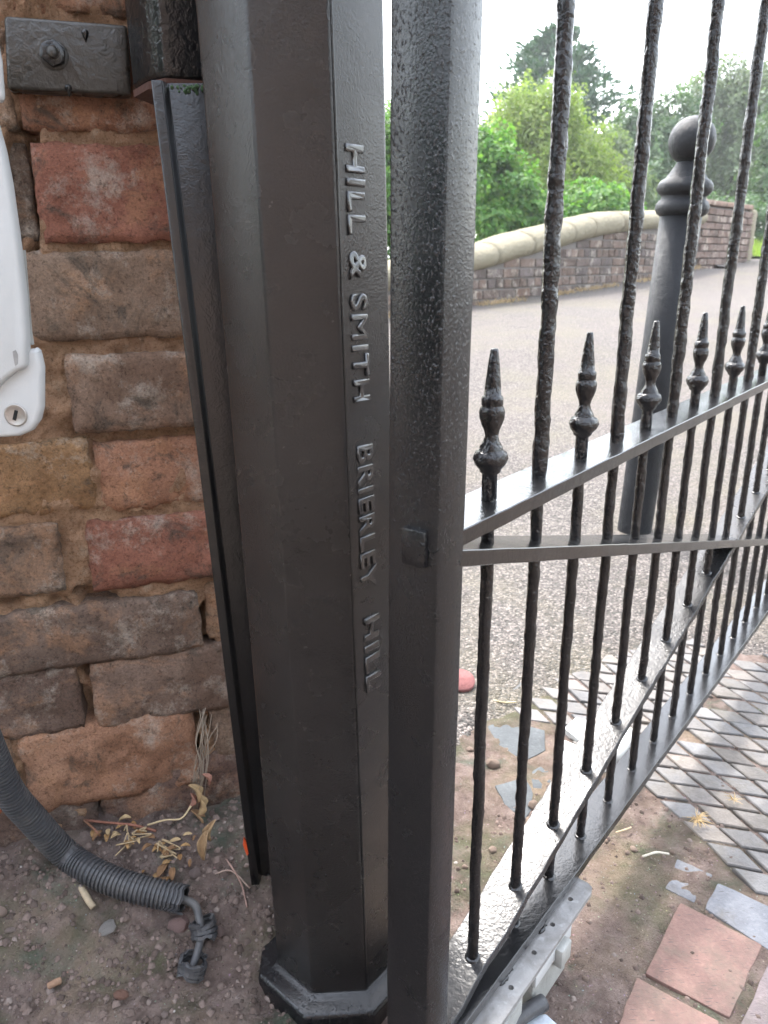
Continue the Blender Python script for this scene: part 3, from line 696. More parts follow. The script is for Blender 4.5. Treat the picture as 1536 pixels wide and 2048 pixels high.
# ------------------------------------------------------------------ corrugated conduit, cable and torn rings
cc = [ony(-75, 1360, .68), ony(-20, 1500, .70), ony(18, 1582, .715), ony(64, 1637, .73), onground(129, 1706, .020), onground(190, 1746, .018), onground(266, 1775, .019), onground(372, 1800, .018)]
cd = empty('corrugated_conduit', onground(372, 1800)); tag(cd, 'dark grey corrugated plastic conduit curving down to the soil, end torn', 'conduit')
def corrugated(path, r, pitch, n=18, amp=.13):
    pts = spline(path, 60); L = [0]
    for a, b in zip(pts, pts[1:]): L.append(L[-1]+(b-a).length)
    out, rs = [], []; s = 0; j = 0; ph = [(0, 1-amp), (.22, 1-amp), (.36, 1), (.84, 1)]
    k_ = 0
    while True:
        s = (k_//4 + ph[k_ % 4][0])*pitch
        if s > L[-1]: break
        while j < len(L)-2 and L[j+1] < s: j += 1
        tt = (s-L[j])/max(1e-9, L[j+1]-L[j]); out.append(pts[j].lerp(pts[j+1], tt)); rs.append(r*ph[k_ % 4][1]); k_ += 1
    return out, rs
pts, rs = corrugated(cc, .0168, .0052)
v, f = tube_data(pts, rs, 18, 0, 0, False)
nl = len(pts)
for i in range(nl-26, nl):     # ragged, squashed end
    for k_ in range(18):
        q = v[i*18+k_]; t = (i-(nl-26))/26; d = q-pts[i]; v[i*18+k_] = pts[i]+d*(1-.12*t*noise.noise(V((k_*.7, 1, i*.02))))+(pts[i]-pts[i-1]).normalized()*.012*t*noise.noise(V((k_*.8, 4, 2)))
mesh('tube', v, f, M['conduit'], cd, False)
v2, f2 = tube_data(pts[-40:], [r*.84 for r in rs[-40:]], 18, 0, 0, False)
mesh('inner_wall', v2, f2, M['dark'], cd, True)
kp = [pts[-25], onground(384, 1806, .018), onground(398, 1836, .02), onground(403, 1866, .016), onground(396, 1900, .016), onground(384, 1936, .012)]
cb = tube('cable', spline(kp, 8), .0048, M['conduit'], None, 10, loc=kp[-1]); tag(cb, 'thin grey cable hanging out of the torn conduit end', 'cable')
def ringpiece(a, b, r, lab, sd2):
    pts, rs = corrugated([a, (a+b)/2+V((.001, .001, 0)), b], r, .0052, 18, .15)
    v, f = tube_data(pts, rs, 18, 0, 0, False)
    for i in range(len(pts)):
        t = abs(i/(len(pts)-1)*2-1)**3
        for k_ in range(18): q = v[i*18+k_]; v[i*18+k_] = q+(q-pts[i])*.35*t*noise.noise(V((k_*.6, sd2, i*.1)))+(b-a).normalized()*.008*t*noise.noise(V((k_*.9, sd2+4, 1)))
    f = [x for x in f if not (x[0] % 18 in (3, 4, 5) and x[0]//18 < 5)]
    o = mesh('conduit_offcut', v, f, M['conduit'], None, False, loc=b); o.data.materials[0] = M['conduit']
    sol = o.modifiers.new('thick', 'SOLIDIFY'); sol.thickness = .0012
    return tag(o, lab, 'conduit piece', 'torn conduit rings')
a, b = onground(402, 1838, .022), onground(410, 1878, .010); ringpiece(a, b, .0145, 'torn ring of corrugated conduit threaded on the cable nearest the conduit end', 2)
a, b = onground(388, 1916, .020), onground(378, 1950, .004); ringpiece(a, b, .0155, 'torn ring of corrugated conduit lying at the free end of the cable', 6)

# ------------------------------------------------------------------ terracotta pipe end at the left
q = ony(-14, 1617, .735)
v, f = lathe_data([(.012, -.05), (.0165, -.045), (.017, 0), (.015, .004), (.011, .005)], 18, q, V((.9, -.35, -.25)).normalized()); o = mesh('clay_pipe', v, f, M['terra'], None, True, loc=q); tag(o, 'orange clay pipe end poking out beneath the corrugated conduit', 'pipe')

# ------------------------------------------------------------------ pavers
pav = bpy.data.objects.new('paving', None); link(pav, None, V((.5, .95, -.785))); pav['kind'] = 'structure'
ZPV = -.7885
def paver_quad(px, col, name='paver', z=ZPV, th=.03, bev=.004, m='paver'):
    vv = [onz(x, y, z+R_.uniform(-.001, .001)) for x, y in px]; c = sum(vv, V((0, 0, 0)))/len(vv)
    # subdivided wavering outline
    out = []
    for i in range(len(vv)):
        a, b = vv[i], vv[(i+1) % len(vv)]
        for j in range(5):
            p = a.lerp(b, j/5); out.append(p+V((noise.noise(p*45)*.0022, noise.noise(p*45+V((4, 4, 4)))*.0022, 0)))
    o = prism(name, out, V((0, 0, -th)), M[m], pav, loc=c, bev=bev*.6, seg=2); o.color = (*col, 1); return o
PK = (.165, .098, .082); BL = (.145, .15, .165); PU = (.16, .13, .13)
for px, c in [(((1290, 1945), (1360, 1803), (1526, 1890), (1460, 2036)), PK), (((1273, 1953), (1440, 2042), (1398, 2190), (1222, 2090)), PK),
              (((1435, 1763), (1612, 1848), (1590, 1935), (1409, 1816)), BL), (((1354, 1716), (1426, 1748), (1388, 1806), (1328, 1776)), BL),
              (((1545, 1908), (1700, 1985), (1650, 2140), (1478, 2052)), PU), (((1632, 1850), (1790, 1925), (1730, 1990), (1600, 1930)), PK), (((1452, 2058), (1600, 2130), (1560, 2250), (1410, 2180)), BL)]:
    paver_quad(px, c, z=(-.7905 if c is BL and px[0][0] == 1354 else ZPV))
# blue diamond pavers
da = V((math.cos(rad(-70)), math.sin(rad(-70)), 0)); db = V((math.cos(rad(-15)), math.sin(rad(-15)), 0)); LA, LB, JT = .049, .051, .0065
reg = [onz(x, y, -.785) for x, y in ((1058, 1440), (1098, 1350), (1185, 1268), (1330, 1225), (1500, 1170), (1650, 1150), (1760, 1300), (1760, 1880), (1536, 1772), (1262, 1570), (1150, 1470))]
hole = [onz(x, y, -.785) for x, y in ((1440, 1300), (1500, 1240), (1570, 1240), (1560, 1300), (1470, 1335))]
def inside(p, poly):
    r = False
    for i in range(len(poly)):
        a, b = poly[i-1], poly[i]
        if (a.y > p.y) != (b.y > p.y) and p.x < (b.x-a.x)*(p.y-a.y)/(b.y-a.y)+a.x: r = not r
    return r
O0 = onz(1377, 1524, -.785); dm = []
for v_ in range(4):
    h = [(.5, .5), (-.5, .5), (-.5, -.5), (.5, -.5)]; ia, ib = LA-JT, LB-JT; vv = []
    for zz, k_ in ((-.022, 1), (-.0018, 1), (0, .93)):
        for i, (a, b) in enumerate(h): vv.append(da*(a*ia*k_)+db*(b*ib*k_)+V((noise.noise(V((i, v_, 1)))*.0016, noise.noise(V((i, v_, 5)))*.0016, zz)))
    ff = [(8, 9, 10, 11)]+[(r*4+i, r*4+(i+1) % 4, r*4+4+(i+1) % 4, r*4+4+i) for r in range(2) for i in range(4)]
    me = bpy.data.meshes.new('diamond_paver'); me.from_pydata([tuple(x) for x in vv], [], ff); me.materials.append(M['diamond'])
    bm = bmesh.new(); bm.from_mesh(me); bmesh.ops.recalc_face_normals(bm, faces=bm.faces[:]); bm.to_mesh(me); bm.free(); dm.append(me)
rr = random.Random(5); spots = []
for i in range(-45, 46):
    for j in range(-45, 46):
        c = O0+da*(i*LA)+db*(j*LB)
        if inside(c, reg) and not inside(c, hole): spots.append(c)
spots.sort(key=lambda c: c.x*c.x+c.y*c.y)
for c in spots[:300]:
    if rr.random() < .03: continue
    g_ = rr.uniform(.75, 1.2); w_ = rr.uniform(-.012, .02)
    o = place('diamond_paver', rr.choice(dm), pav, V((c.x+rr.uniform(-.0012, .0012), c.y+rr.uniform(-.0012, .0012), H(c.x, c.y, False)+.0016+rr.uniform(-.0015, .0015))), rot=(rr.uniform(-.03, .03), rr.uniform(-.03, .03), rr.uniform(-.05, .05)))
    o.color = ((.132+w_*.5)*g_, .124*g_, (.119-w_*.5)*g_, 1)
# pale concrete slabs beyond the gate
for px, c in [(((985, 1345), (1062, 1290), (1108, 1302), (1040, 1372), (1010, 1392), (1003, 1365)), (.13, .128, .124)), (((1066, 1283), (1118, 1247), (1165, 1254), (1112, 1297)), (.135, .132, .126)), (((1192, 1206), (1240, 1165), (1300, 1180), (1255, 1216)), (.13, .12, .107))]:
    paver_quad(px, c, 'slab', z=-.783, th=.03, m='slab')
for px in [((975, 1452), (1010, 1440), (1090, 1460), (1092, 1500), (1050, 1520), (1000, 1495)), ((1060, 1535), (1105, 1530), (1100, 1580), (1065, 1575)), ((990, 1570), (1050, 1555), (1075, 1600), (1050, 1640), (1010, 1610))]:
    paver_quad(px, (.085, .092, .096), 'slab', z=-.790, th=.02, m='slab', bev=.002)

# ------------------------------------------------------------------ loose odds and ends beyond the gate
q = onz(922, 1362, -.77); v, f = lathe_data([(.025, -.006), (.027, 0), (.027, .004), (.025, .006), (.001, .0065)], 28, q, V((.1, -.35, 1)).normalized()); o = mesh('red_lid', v, f, M['stone'], None, True, loc=q); o.color = (.22, .095, .09, 1); tag(o, 'faded red round lid lying on the chippings beyond the gate stile', 'lid')
q4 = [onz(x, y, -.742) for x, y in ((1128, 1456), (1152, 1434), (1190, 1444), (1182, 1490), (1160, 1480))]; o = prism('white_tile', q4, V((.004, -.002, -.012)), M['white'], None, loc=q4[0], bev=.001); tag(o, 'broken white plastic piece propped flat behind the diagonal brace', 'plastic piece')
q4 = [onz(x, y, -.752) for x, y in ((1126, 1478), (1160, 1492), (1196, 1505), (1160, 1545), (1124, 1545))]; o = prism('white_tile', q4, V((.003, -.004, -.034)), M['white'], None, loc=q4[0], bev=.002); tag(o, 'white plastic block under the broken piece behind the diagonal brace', 'plastic piece')
a, b = onz(1228, 1520, -.735), onz(1262, 1468, -.735); o = tube('white_pipe', [a, a.lerp(b, .5), b], .011, M['white'], None, 14, loc=a); tag(o, 'short length of white plastic pipe glimpsed between brace and bottom rail', 'pipe')

# ------------------------------------------------------------------ stones
def stone_mesh(seed, sub=2, sharp=.35):
    bm = bmesh.new(); bmesh.ops.create_icosphere(bm, subdivisions=sub, radius=1)
    for v in bm.verts:
        n_ = v.co.normalized(); v.co = n_*(1+sharp*noise.noise(n_*1.2+V((seed*3.1, 0, 0)))+.12*noise.noise(n_*3.5+V((0, seed, 0))))
        # flattened facets
        for k_ in range(4):
            d = V((math.sin(seed*7+k_*2.1), math.cos(seed*3+k_*1.7), math.sin(k_*2.9+seed))).normalized(); h = v.co.dot(d)-.72
            if h > 0: v.co -= d*h*.8
    me = bpy.data.meshes.new('stone'); bm.to_mesh(me); bm.free(); me.materials.append(M['stone']); return me
SM = [stone_mesh(i+1) for i in range(6)]
def stone(px, py, r, col, lab=None, flat_=.6, i=None):
    c = onground(px, py, 0, True); sc = r/FPX*c.dot(F)
    o = place('stone', SM[(i if i is not None else R_.randrange(6)) % 6], None, c+V((0, 0, sc*flat_*.45)), rot=(R_.uniform(-.2, .2), R_.uniform(-.2, .2), R_.uniform(0, 6.28)), sc=(sc, sc*R_.uniform(.7, 1), sc*flat_))
    o.color = (*col, 1)
    tag(o, lab or 'small brownish stone lying on the soil in front of the brick wall', 'stone', 'stones on the soil')
stone(358, 1855, 24, (.30, .20, .18), 'large angular reddish stone beside the torn conduit end', .75, 1)
stone(215, 1858, 19, (.33, .31, .29), 'flat pale grey stone on the soil below the conduit', .4, 2)
stone(2, 1828, 14, (.36, .27, .22), 'rounded pale pinkish stone on the bare soil opposite the conduit', .8, 3)
stone(242, 1993, 14, (.28, .16, .12), 'rounded red brown stone alone on the soil well away from the conduit', .7, 4)
stone(390, 1750, 15, (.27, .21, .19), 'rounded mauve stone among dead leaves by the wall foot', .7, 5)
stone(440, 1866, 13, (.30, .22, .2), 'round pinkish stone touching the first torn conduit ring', .7, 0)
for x, y, r in ((70, 1785, 11), (20, 1862, 9), (302, 1982, 6), (309, 1993, 5), (130, 2030, 6), (132, 2012, 5), (105, 1985, 5), (455, 1740, 6), (88, 1808, 6), (400, 1692, 8), (128, 1640, 9), (480, 1915, 5), (330, 1885, 9), (60, 2000, 6), (180, 1960, 6), (98, 1945, 5), (455, 1992, 6), (330, 2030, 7), (420, 2020, 6), (22, 1975, 6), (160, 1905, 5), (250, 1925, 5), (290, 1945, 5)):
    g_ = R_.uniform(.8, 1.3); stone(x, y, r, (.27*g_, .215*g_, .19*g_))
for x, y, r in ((985, 1530, 15), (1066, 1612, 13), (1060, 1645, 12), (1172, 1958, 7), (1268, 1700, 8), (1255, 1706, 6), (1212, 1683, 5), (1238, 1860, 4), (960, 1620, 10), (940, 1500, 8), (1345, 1706, 6), (955, 1660, 8), (985, 1700, 8), (930, 1735, 7)):
    g_ = R_.uniform(.8, 1.2); stone(x, y, r, (.33*g_, .25*g_, .20*g_), 'small pinkish stone on the mossy ground under the gate')
# uncountable crumbs of soil and grit
vv, ff = [], []
cube = [(-1, -1, 0), (1, -1, 0), (1, 1, 0), (-1, 1, 0), (-.6, -.5, 1), (.5, -.6, .9), (.6, .5, 1.1), (-.5, .6, .8)]
cf = [(4, 5, 6, 7), (0, 1, 5, 4), (1, 2, 6, 5), (2, 3, 7, 6), (3, 0, 4, 7)]
for i in range(34000):
    if i < 22000: x, y = R_.uniform(-.62, -.02), R_.uniform(.50, .92)
    else: x, y = R_.uniform(.02, .75), R_.uniform(.5, 1.3)
    if (V((x, y, 0))-WP).dot(WN) < .01: continue
    if R_.random() > .35+.9*noise.noise(V((x, y, 0))*18)+.25: continue
    r = .0006+(.0042 if x < -.03 else .003)*R_.random()**6; a = R_.uniform(0, 6.28); z = H(x, y)-.0003; n0 = len(vv); cx, sx = math.cos(a)*r, math.sin(a)*r
    for (p, q_, w_) in cube: p *= R_.uniform(.7, 1.1); vv.append((x+p*cx-q_*sx, y+p*sx+q_*cx, z+w_*r*.9))
    ff += [tuple(n0+t for t in f) for f in cf]
o = mesh('soil_crumbs', vv, ff, M['grit'], None, True); tag(o, 'loose crumbs of soil and grit scattered over the ground', 'grit', kind='stuff')

# ------------------------------------------------------------------ dead leaves, twigs, straw
def leaf(p, L, wd, rz, curl, col, lab, tilt=0.0, name='dead_leaf'):
    nx, ny = 10, 4; vv, ff = [], []; sd2 = R_.random()*50; Mx = Matrix.Rotation(rz, 3, 'Z') @ Matrix.Rotation(tilt, 3, 'Y')
    for i in range(nx+1):
        a = i/nx; w = wd*math.sin(math.pi*min(1, a*.93+.04))**.7*(1+.15*noise.noise(V((a*5, sd2, 0))))
        for j in range(ny+1):
            b = j/ny*2-1
            q = V(((a-.5)*L, b*w*math.cos(b*curl*.8), abs(b)**1.5*w*curl+.18*L*curl*math.sin(a*3)+.15*wd*noise.noise(V((a*4, b*2, sd2)))))
            vv.append(p+Mx @ q)
    for i in range(nx):
        for j in range(ny): k_ = i*(ny+1)+j; ff.append((k_, k_+1, k_+ny+2, k_+ny+1))
    o = mesh(name, vv, ff, M['leafdry'], None, True, loc=p); o.color = (*col, 1)
    s_ = o.modifiers.new('thick', 'SOLIDIFY'); s_.thickness = .0004
    return tag(o, lab, 'leaf', 'dead leaves by the wall foot')
LF = [(195, 1672, 20, 1.2), (215, 1678, 22, 1.6), (232, 1674, 18, .9), (250, 1640, 20, .3), (255, 1690, 16, 2), (318, 1695, 22, .4), (330, 1706, 20, 2.4), (345, 1700, 22, 1.1), (350, 1682, 18, .2), (360, 1715, 16, 2.2), (325, 1740, 26, 1.5), (345, 1748, 22, 1.9), (335, 1725, 18, 1.0), (310, 1755, 14, 1.8), (280, 1665, 16, .2), (300, 1675, 18, 2.8), (375, 1670, 14, .7), (242, 1655, 16, 1.0), (268, 1650, 15, 2.0)]
LF += [(x+R_.uniform(-30, 30), y+R_.uniform(-14, 22), l*R_.uniform(.5, .9), rz+R_.uniform(-1, 1)) for (x, y, l, rz) in LF]
for (x, y, l, rz) in LF:
    p = onground(x, y, .007); L = l/FPX*p.dot(F)*1.3
    leaf(p, L, L*.26, rz+R_.uniform(-.4, .4), R_.uniform(.3, .9), R_.choice([(.28, .17, .075), (.22, .12, .05), (.36, .26, .14), (.18, .10, .05)]), 'curled tan dead leaf in the litter at the wall foot', R_.uniform(-.4, .4))
# big dried leaves
for (x, y, L, rz, tl, lab) in ((428, 1660, .028, 1.0, -1.15, 'large curled dried leaf standing on the soil by the angle iron foot'), (412, 1690, .035, 1.5, -.8, 'dried leaf lying at the foot of the standing curled leaf')):
    p = onground(x, y, .018); leaf(p, L, L*.3, rz, 1.3, (.30, .20, .11), lab, tl)
# withered weed hanging from the wall
wd_ = empty('withered_weed', onpl(395, 1640, WP+WN*.01, WN)); tag(wd_, 'withered brown weed hanging down the brick wall beside the angle iron', 'weed')
def wq(x, y, off): return onpl(x, y, WP+WN*off, WN)
for i in range(16):
    x0 = 412+R_.uniform(-14, 14); pts = [wq(x0+R_.uniform(-10, 10), 1425+R_.uniform(-10, 30), .004), wq(x0-6+R_.uniform(-12, 12), 1485, .012+R_.uniform(0, .008)), wq(400+R_.uniform(-16, 14), 1540, .014+R_.uniform(0, .01)), wq(392+R_.uniform(-14, 16), 1585+R_.uniform(-20, 40), .018)]
    tube('stem', spline(pts, 4), (.0004+R_.random()*.0004), M['root'], wd_, 4)
for i, (x, y, l, a) in enumerate(((385, 1588, .03, 1.3), (392, 1610, .034, 1.7), (388, 1640, .032, 1.4), (398, 1655, .026, 1.9), (410, 1560, .02, 1.2), (378, 1600, .022, 1.8))):
    p = wq(x, y, .024); o = leaf(p, l, l*.3, .1, .9, R_.choice([(.40, .28, .15), (.32, .2, .11), (.3, .15, .11)]), '', a)
    o.parent = wd_; o.location = p-WL[wd_.name]; o.name = 'leaf'
    for k_ in ('label', 'category', 'group'): del o[k_]
def twig(pts, r, col, lab, name='twig', n=6):
    p = [onground(x, y, dz) for x, y, dz in pts]; o = tube(name, spline(p, 6), r, M['twig'], None, n, loc=p[0], wob=.25); o.color = (*col, 1); return tag(o, lab, 'twig', 'twigs on the soil')
twig([(165, 1640, .006), (215, 1645, .012), (265, 1650, .010), (312, 1662, .006)], .0018, (.22, .10, .07), 'long reddish twig lying through the dead leaf litter')
twig([(168, 1640, .008), (188, 1658, .012), (200, 1672, .006)], .0016, (.22, .11, .07), 'short reddish side twig beside the dead leaf litter')
twig([(162, 1775, .004), (172, 1793, .006), (187, 1815, .004)], .0042, (.36, .29, .2), 'stubby broken pale stick lying below the conduit', n=8)
twig([(95, 1620, .014), (130, 1622, .014), (160, 1624, .012)], .0026, (.50, .42, .28), 'straight pale straw stick along the wall foot beside the conduit')
twig([(452, 1718, .004), (470, 1745, .008), (485, 1775, .004), (494, 1815, .003)], .0012, (.26, .17, .14), 'thin reddish twig by the octagonal post foot')
twig([(430, 1748, .004), (462, 1742, .008), (500, 1776, .003)], .0011, (.3, .22, .18), 'thin grey twig crossing the reddish one by the post')
twig([(295, 1650, .012), (330, 1640, .018), (362, 1637, .02), (382, 1612, .03)], .0013, (.46, .36, .22), 'pale curved stem arching from the litter to the weed')
twig([(98, 1972, .002), (110, 1965, .005), (121, 1960, .003)], .004, (.24, .15, .10), 'flat brown wood chip on the open soil', n=7)
for i in range(9):
    x, y = R_.uniform(225, 345), R_.uniform(1660, 1715); pts = [(x+R_.uniform(-28, 28), y+R_.uniform(-16, 16), R_.uniform(.004, .016)) for _ in range(4)]
    twig(pts, .0009, (.33, .25, .15), 'pale curly dry stem tangled in the dead leaf litter')
twig([(1285, 1713, .003), (1312, 1705, .006), (1338, 1708, .003)], .0016, (.5, .46, .38), 'pale bent twig on the ground between gate and pavers')
twig([(1232, 1665, .003), (1248, 1660, .006), (1262, 1655, .003)], .0012, (.45, .36, .24), 'tiny straw twig near the bottom rail')
twig([(985, 1400, .003), (1010, 1405, .006), (1032, 1404, .003)], .0016, (.45, .38, .24), 'pale stalk on the chippings beyond the gate')
# dry grass tufts on the pavers
def tuft(c, n_, L, name, lab, m='straw', spread=1.0, thick=.0007):
    vv, ff = [], []
    for i in range(n_):
        a = R_.uniform(0, 6.28); l = L*R_.uniform(.4, 1.1); el = R_.uniform(.05, .8)*spread; d = V((math.cos(a), math.sin(a), 0)); pts = [c+d*.002, c+d*l*.45+V((0, 0, l*el*.5)), c+d*l+V((0, 0, l*el*.3))]
        v, f = tube_data(pts, [thick, thick*.8, thick*.3], 3, 0, 0, False); n0 = len(vv); vv += v; ff += [tuple(n0+t for t in x) for x in f]
    return tag(mesh(name, vv, ff, M[m], None, loc=c), lab, 'grass')
tuft(onground(1393, 1640, .012), 44, .022, 'dry_grass_tuft', 'dried straw coloured grass tuft growing between the blue diamond pavers')
tuft(onground(1468, 1600, .010), 14, .016, 'dry_grass_tuft', 'sparse dry grass wisp in a joint of the diamond pavers')
tuft(onground(1250, 1552, .008), 30, .02, 'dry_grass_tuft', 'small dry grass wisp at the paver edge close to the bottom rail')

# ------------------------------------------------------------------ unseen brick house added behind the camera so the gloss paint mirrors brown
def mh():
    k = NT('house_brick'); bt_ = k.n('ShaderNodeTexBrick', Scale=4.4); mp = k.n('ShaderNodeMapping'); mp.inputs['Rotation'].default_value = (rad(90), 0, 0); k.l(k.vec, mp.inputs[0]); k.l(mp.outputs[0], bt_.inputs['Vector'])
    bt_.inputs['Color1'].default_value = (.28, .20, .165, 1); bt_.inputs['Color2'].default_value = (.22, .165, .14, 1); bt_.inputs['Mortar'].default_value = (.25, .21, .17, 1); bt_.inputs['Mortar Size'].default_value = .012
    k.set(col=bt_.outputs['Color'], rough=.95); k.bump(bt_.outputs['Fac'], -.01); M['house'] = k.m
    k = NT('roof_tile'); w = k.n('ShaderNodeTexWave', Scale=3.2, bands_direction='Z'); k.l(k.vec, w.inputs[0]); k.set(col=k.mix((.10, .07, .06), (.06, .045, .04), w.outputs['Fac']), rough=.8); k.bump(w.outputs['Fac'], .03); M['roof'] = k.m
    k = NT('window_glass'); k.set(col=(.02, .025, .03), rough=.05); M['glass'] = k.m
mh()
HX0, HX1, HY, HZ = -3.6, 3.4, -6.0, 4.1
hs_ = empty('added_house', V((0, HY-2.5, -.79))); tag(hs_, 'brown brick house added unseen behind the camera for the gloss paint to mirror', 'house')
box('wall', V(((HX0+HX1)/2, HY-2.5, HZ/2-.5)), V(((HX1-HX0)/2, 0, 0)), V((0, 2.5, 0)), V((0, 0, HZ/2+.4)), M['house'], hs_)
rf_ = prism('roof', [V((HX0-.2, HY+.35, HZ-.1)), V((HX0-.2, HY-5.35, HZ-.1)), V((HX0-.2, HY-2.5, HZ+2.2))], V((HX1-HX0+.4, 0, 0)), M['roof'], hs_)
for wx, wz in ((-3.4, .4), (2.9, .4), (-3.4, 2.9), (-.3, 2.9), (2.9, 2.9)):
    w_ = box('window', V((wx, HY+.02, wz)), V((.62, 0, 0)), V((0, .04, 0)), V((0, 0, .55)), M['white'], hs_)
    for sx_ in (-1, 1): box('pane', V((wx+.29*sx_, HY+.065, wz)), V((.25, 0, 0)), V((0, .01, 0)), V((0, 0, .47)), M['glass'], w_, loc=WL[w_.name])
dr_ = box('door', V((.2, HY+.02, .22)), V((.48, 0, 0)), V((0, .05, 0)), V((0, 0, 1.02)), M['bollard'], hs_); box('handle', V((.52, HY+.09, .2)), V((.05, 0, 0)), V((0, .02, 0)), V((0, 0, .015)), M['steel'], dr_, loc=WL[dr_.name])

# ------------------------------------------------------------------ bollard
bb = onground(1268, 1064); bt = ony(1362, 430, bb.y)
axb = (bt-bb); axb.normalize(); hb = (bt-bb).length
bol = empty('bollard', bb); tag(bol, 'dark grey cast iron bollard with ball finial standing on the path', 'bollard')
pr = [(.051, -.12), (.050, 0), (.052, hb*.5), (.0535, hb)]
v, f = lathe_data(pr, 32, bb, axb); fixn(mesh('shaft', v, f, M['bollard'], bol, True))
pr = [(.0585, -.004), (.068, .002), (.0735, .012), (.0735, .022), (.068, .033), (.0615, .037), (.0610, .045), (.0625, .047), (.071, .053), (.0760, .063), (.0755, .073), (.068, .083), (.056, .090), (.052, .097), (.048, .101), (.045, .107), (.038, .117), (.033, .124), (.032, .129)]
v, f = lathe_data([(r*.93, z) for r, z in pr], 32, bb+axb*hb, axb); fixn(mesh('collar', v, f, M['bollard'], bol, True))
rb = .0585; v, f = lathe_data([(rb*math.sin(a), -rb*math.cos(a)) for a in [rad(28+i*151/20) for i in range(21)]], 32, bb+axb*(hb+.126+.054), axb); fixn(mesh('ball_finial', v, f, M['bollard'], bol, True))

# ------------------------------------------------------------------ bridge parapet
PLN = V((PWN.x, PWN.y, 0))
def pw(s, z, off=0.0): p = PW0+PWD*s+PLN*off; return V((p.x, p.y, z))
def psz(px, py): q = onpl(px, py, PW0, PLN); return (q-PW0).dot(PWD), q.z
par = empty('bridge_parapet', pw(0, -.4)); tag(par, 'blue brick bridge parapet with rounded sandstone coping beyond the path', 'wall')
cop_top = sorted(psz(*p) for p in ((560, 600), (763, 531), (860, 508), (955, 490), (1051, 464), (1102, 451), (1170, 432), (1232, 421), (1310, 419), (1408, 417)))
cop_bot = sorted(psz(*p) for p in ((560, 650), (763, 586), (860, 562), (955, 541), (1051, 512), (1102, 498), (1170, 478), (1232, 466), (1310, 458), (1408, 450)))
S0, S1 = cop_top[0][0]-2, cop_top[-1][0]
def ct(s): return interp(cop_top, s)
def cb_(s): return interp(cop_bot, s)
CH = .088; ncop = 0; hb_ = {}
def fb_mesh(w, seed):
    bm = bmesh.new(); bmesh.ops.create_cube(bm, size=1)
    for v in bm.verts: v.co = V((v.co.x*w, v.co.y*.10, v.co.z*(CH-.012)))
    bmesh.ops.bevel(bm, geom=bm.edges[:], offset=.007, segments=1, affect='EDGES')
    for v in bm.verts: v.co += V((noise.noise(v.co*30+V((seed, 0, 0))), noise.noise(v.co*30+V((0, seed, 0))), noise.noise(v.co*30+V((0, 0, seed)))))*.006
    me = bpy.data.meshes.new('brick'); bm.to_mesh(me); bm.free(); me.materials.append(M['farbrick']); return me
fbl = [fb_mesh(.238, i) for i in range(3)]; fbh = [fb_mesh(.112, i+5) for i in range(3)]
rzp = math.atan2(PWD.y, PWD.x); rr = random.Random(11); tot = 0
zbase = -.75; row = 0
while zbase+CH*row < .45:
    z = zbase+CH*(row+.5); head = (row % 3 == 0); s = S0+rr.uniform(0, .1)
    while s < S1:
        w = .125 if head else .25
        sc_ = s+w/2; gl = H(*pw(sc_, 0).xy, False)
        if z+CH/2 > gl-.02 and z+CH*.5 < cb_(sc_)+.03 and sc_+w/2 < S1 and tot < 420:
            o = place('brick', rr.choice(fbh if head else fbl), par, pw(sc_, z, -.05+rr.uniform(-.004, .004)), rzp)
            g_ = rr.uniform(.75, 1.25); c = rr.choice([(.13, .115, .112), (.15, .125, .115), (.16, .13, .118), (.12, .11, .112)]); o.color = (c[0]*g_, c[1]*g_, c[2]*g_, 1); tot += 1
        s += w
    row += 1
# mortar body under the coping
vv = []; N = 60
for i in range(N+1):
    s = S0+(S1-S0)*i/N
    for off in (-.012, -.30): vv += [pw(s, -1.1, off), pw(s, cb_(s)+.03, off)]
ff = []
for i in range(N):
    a = i*4; b = a+4; ff += [(a, b, b+1, a+1), (a+2, a+3, b+3, b+2), (a+1, b+1, b+3, a+3)]
ff += [(0, 1, 3, 2), (N*4, N*4+2, N*4+3, N*4+1)]
fixn(mesh('mortar_core', vv, ff, M['mortar2'], par))
cuts = [S0]+sorted(psz(x, 480)[0] for x in (640, 763, 868, 988, 1060, 1140, 1180, 1236, 1330))+[S1]
for a, b in zip(cuts, cuts[1:]):
    vv, ff = [], []; N = 8; A = 12
    for i in range(N+1):
        s = a+.006+(b-a-.012)*i/N; zt_, zb2 = ct(s), cb_(s); zc = zb2+(zt_-zb2)*.45; eg = .992 if i in (0, N) else 1
        for k_ in range(A):
            an = math.pi*(-.22+1.44*k_/(A-1)); r1 = .235*eg; q = pw(s, zc+math.sin(an)*(zt_-zc)*eg if math.sin(an) > 0 else zc+math.sin(an)*(zc-zb2)*1.5, -.165+math.cos(an)*r1)
            vv.append(q+V((0, 0, .012*noise.noise(q*3)))+PLN*.012*noise.noise(q*3+V((2, 2, 2))))
    for i in range(N):
        for k_ in range(A): ff.append((i*A+k_, i*A+(k_+1) % A, (i+1)*A+(k_+1) % A, (i+1)*A+k_))
    ff += [tuple(range(A))[::-1], tuple(range(N*A, N*A+A))]
    o = mesh('coping_stone', vv, ff, M['sandstone'], par, True); fixn(o)
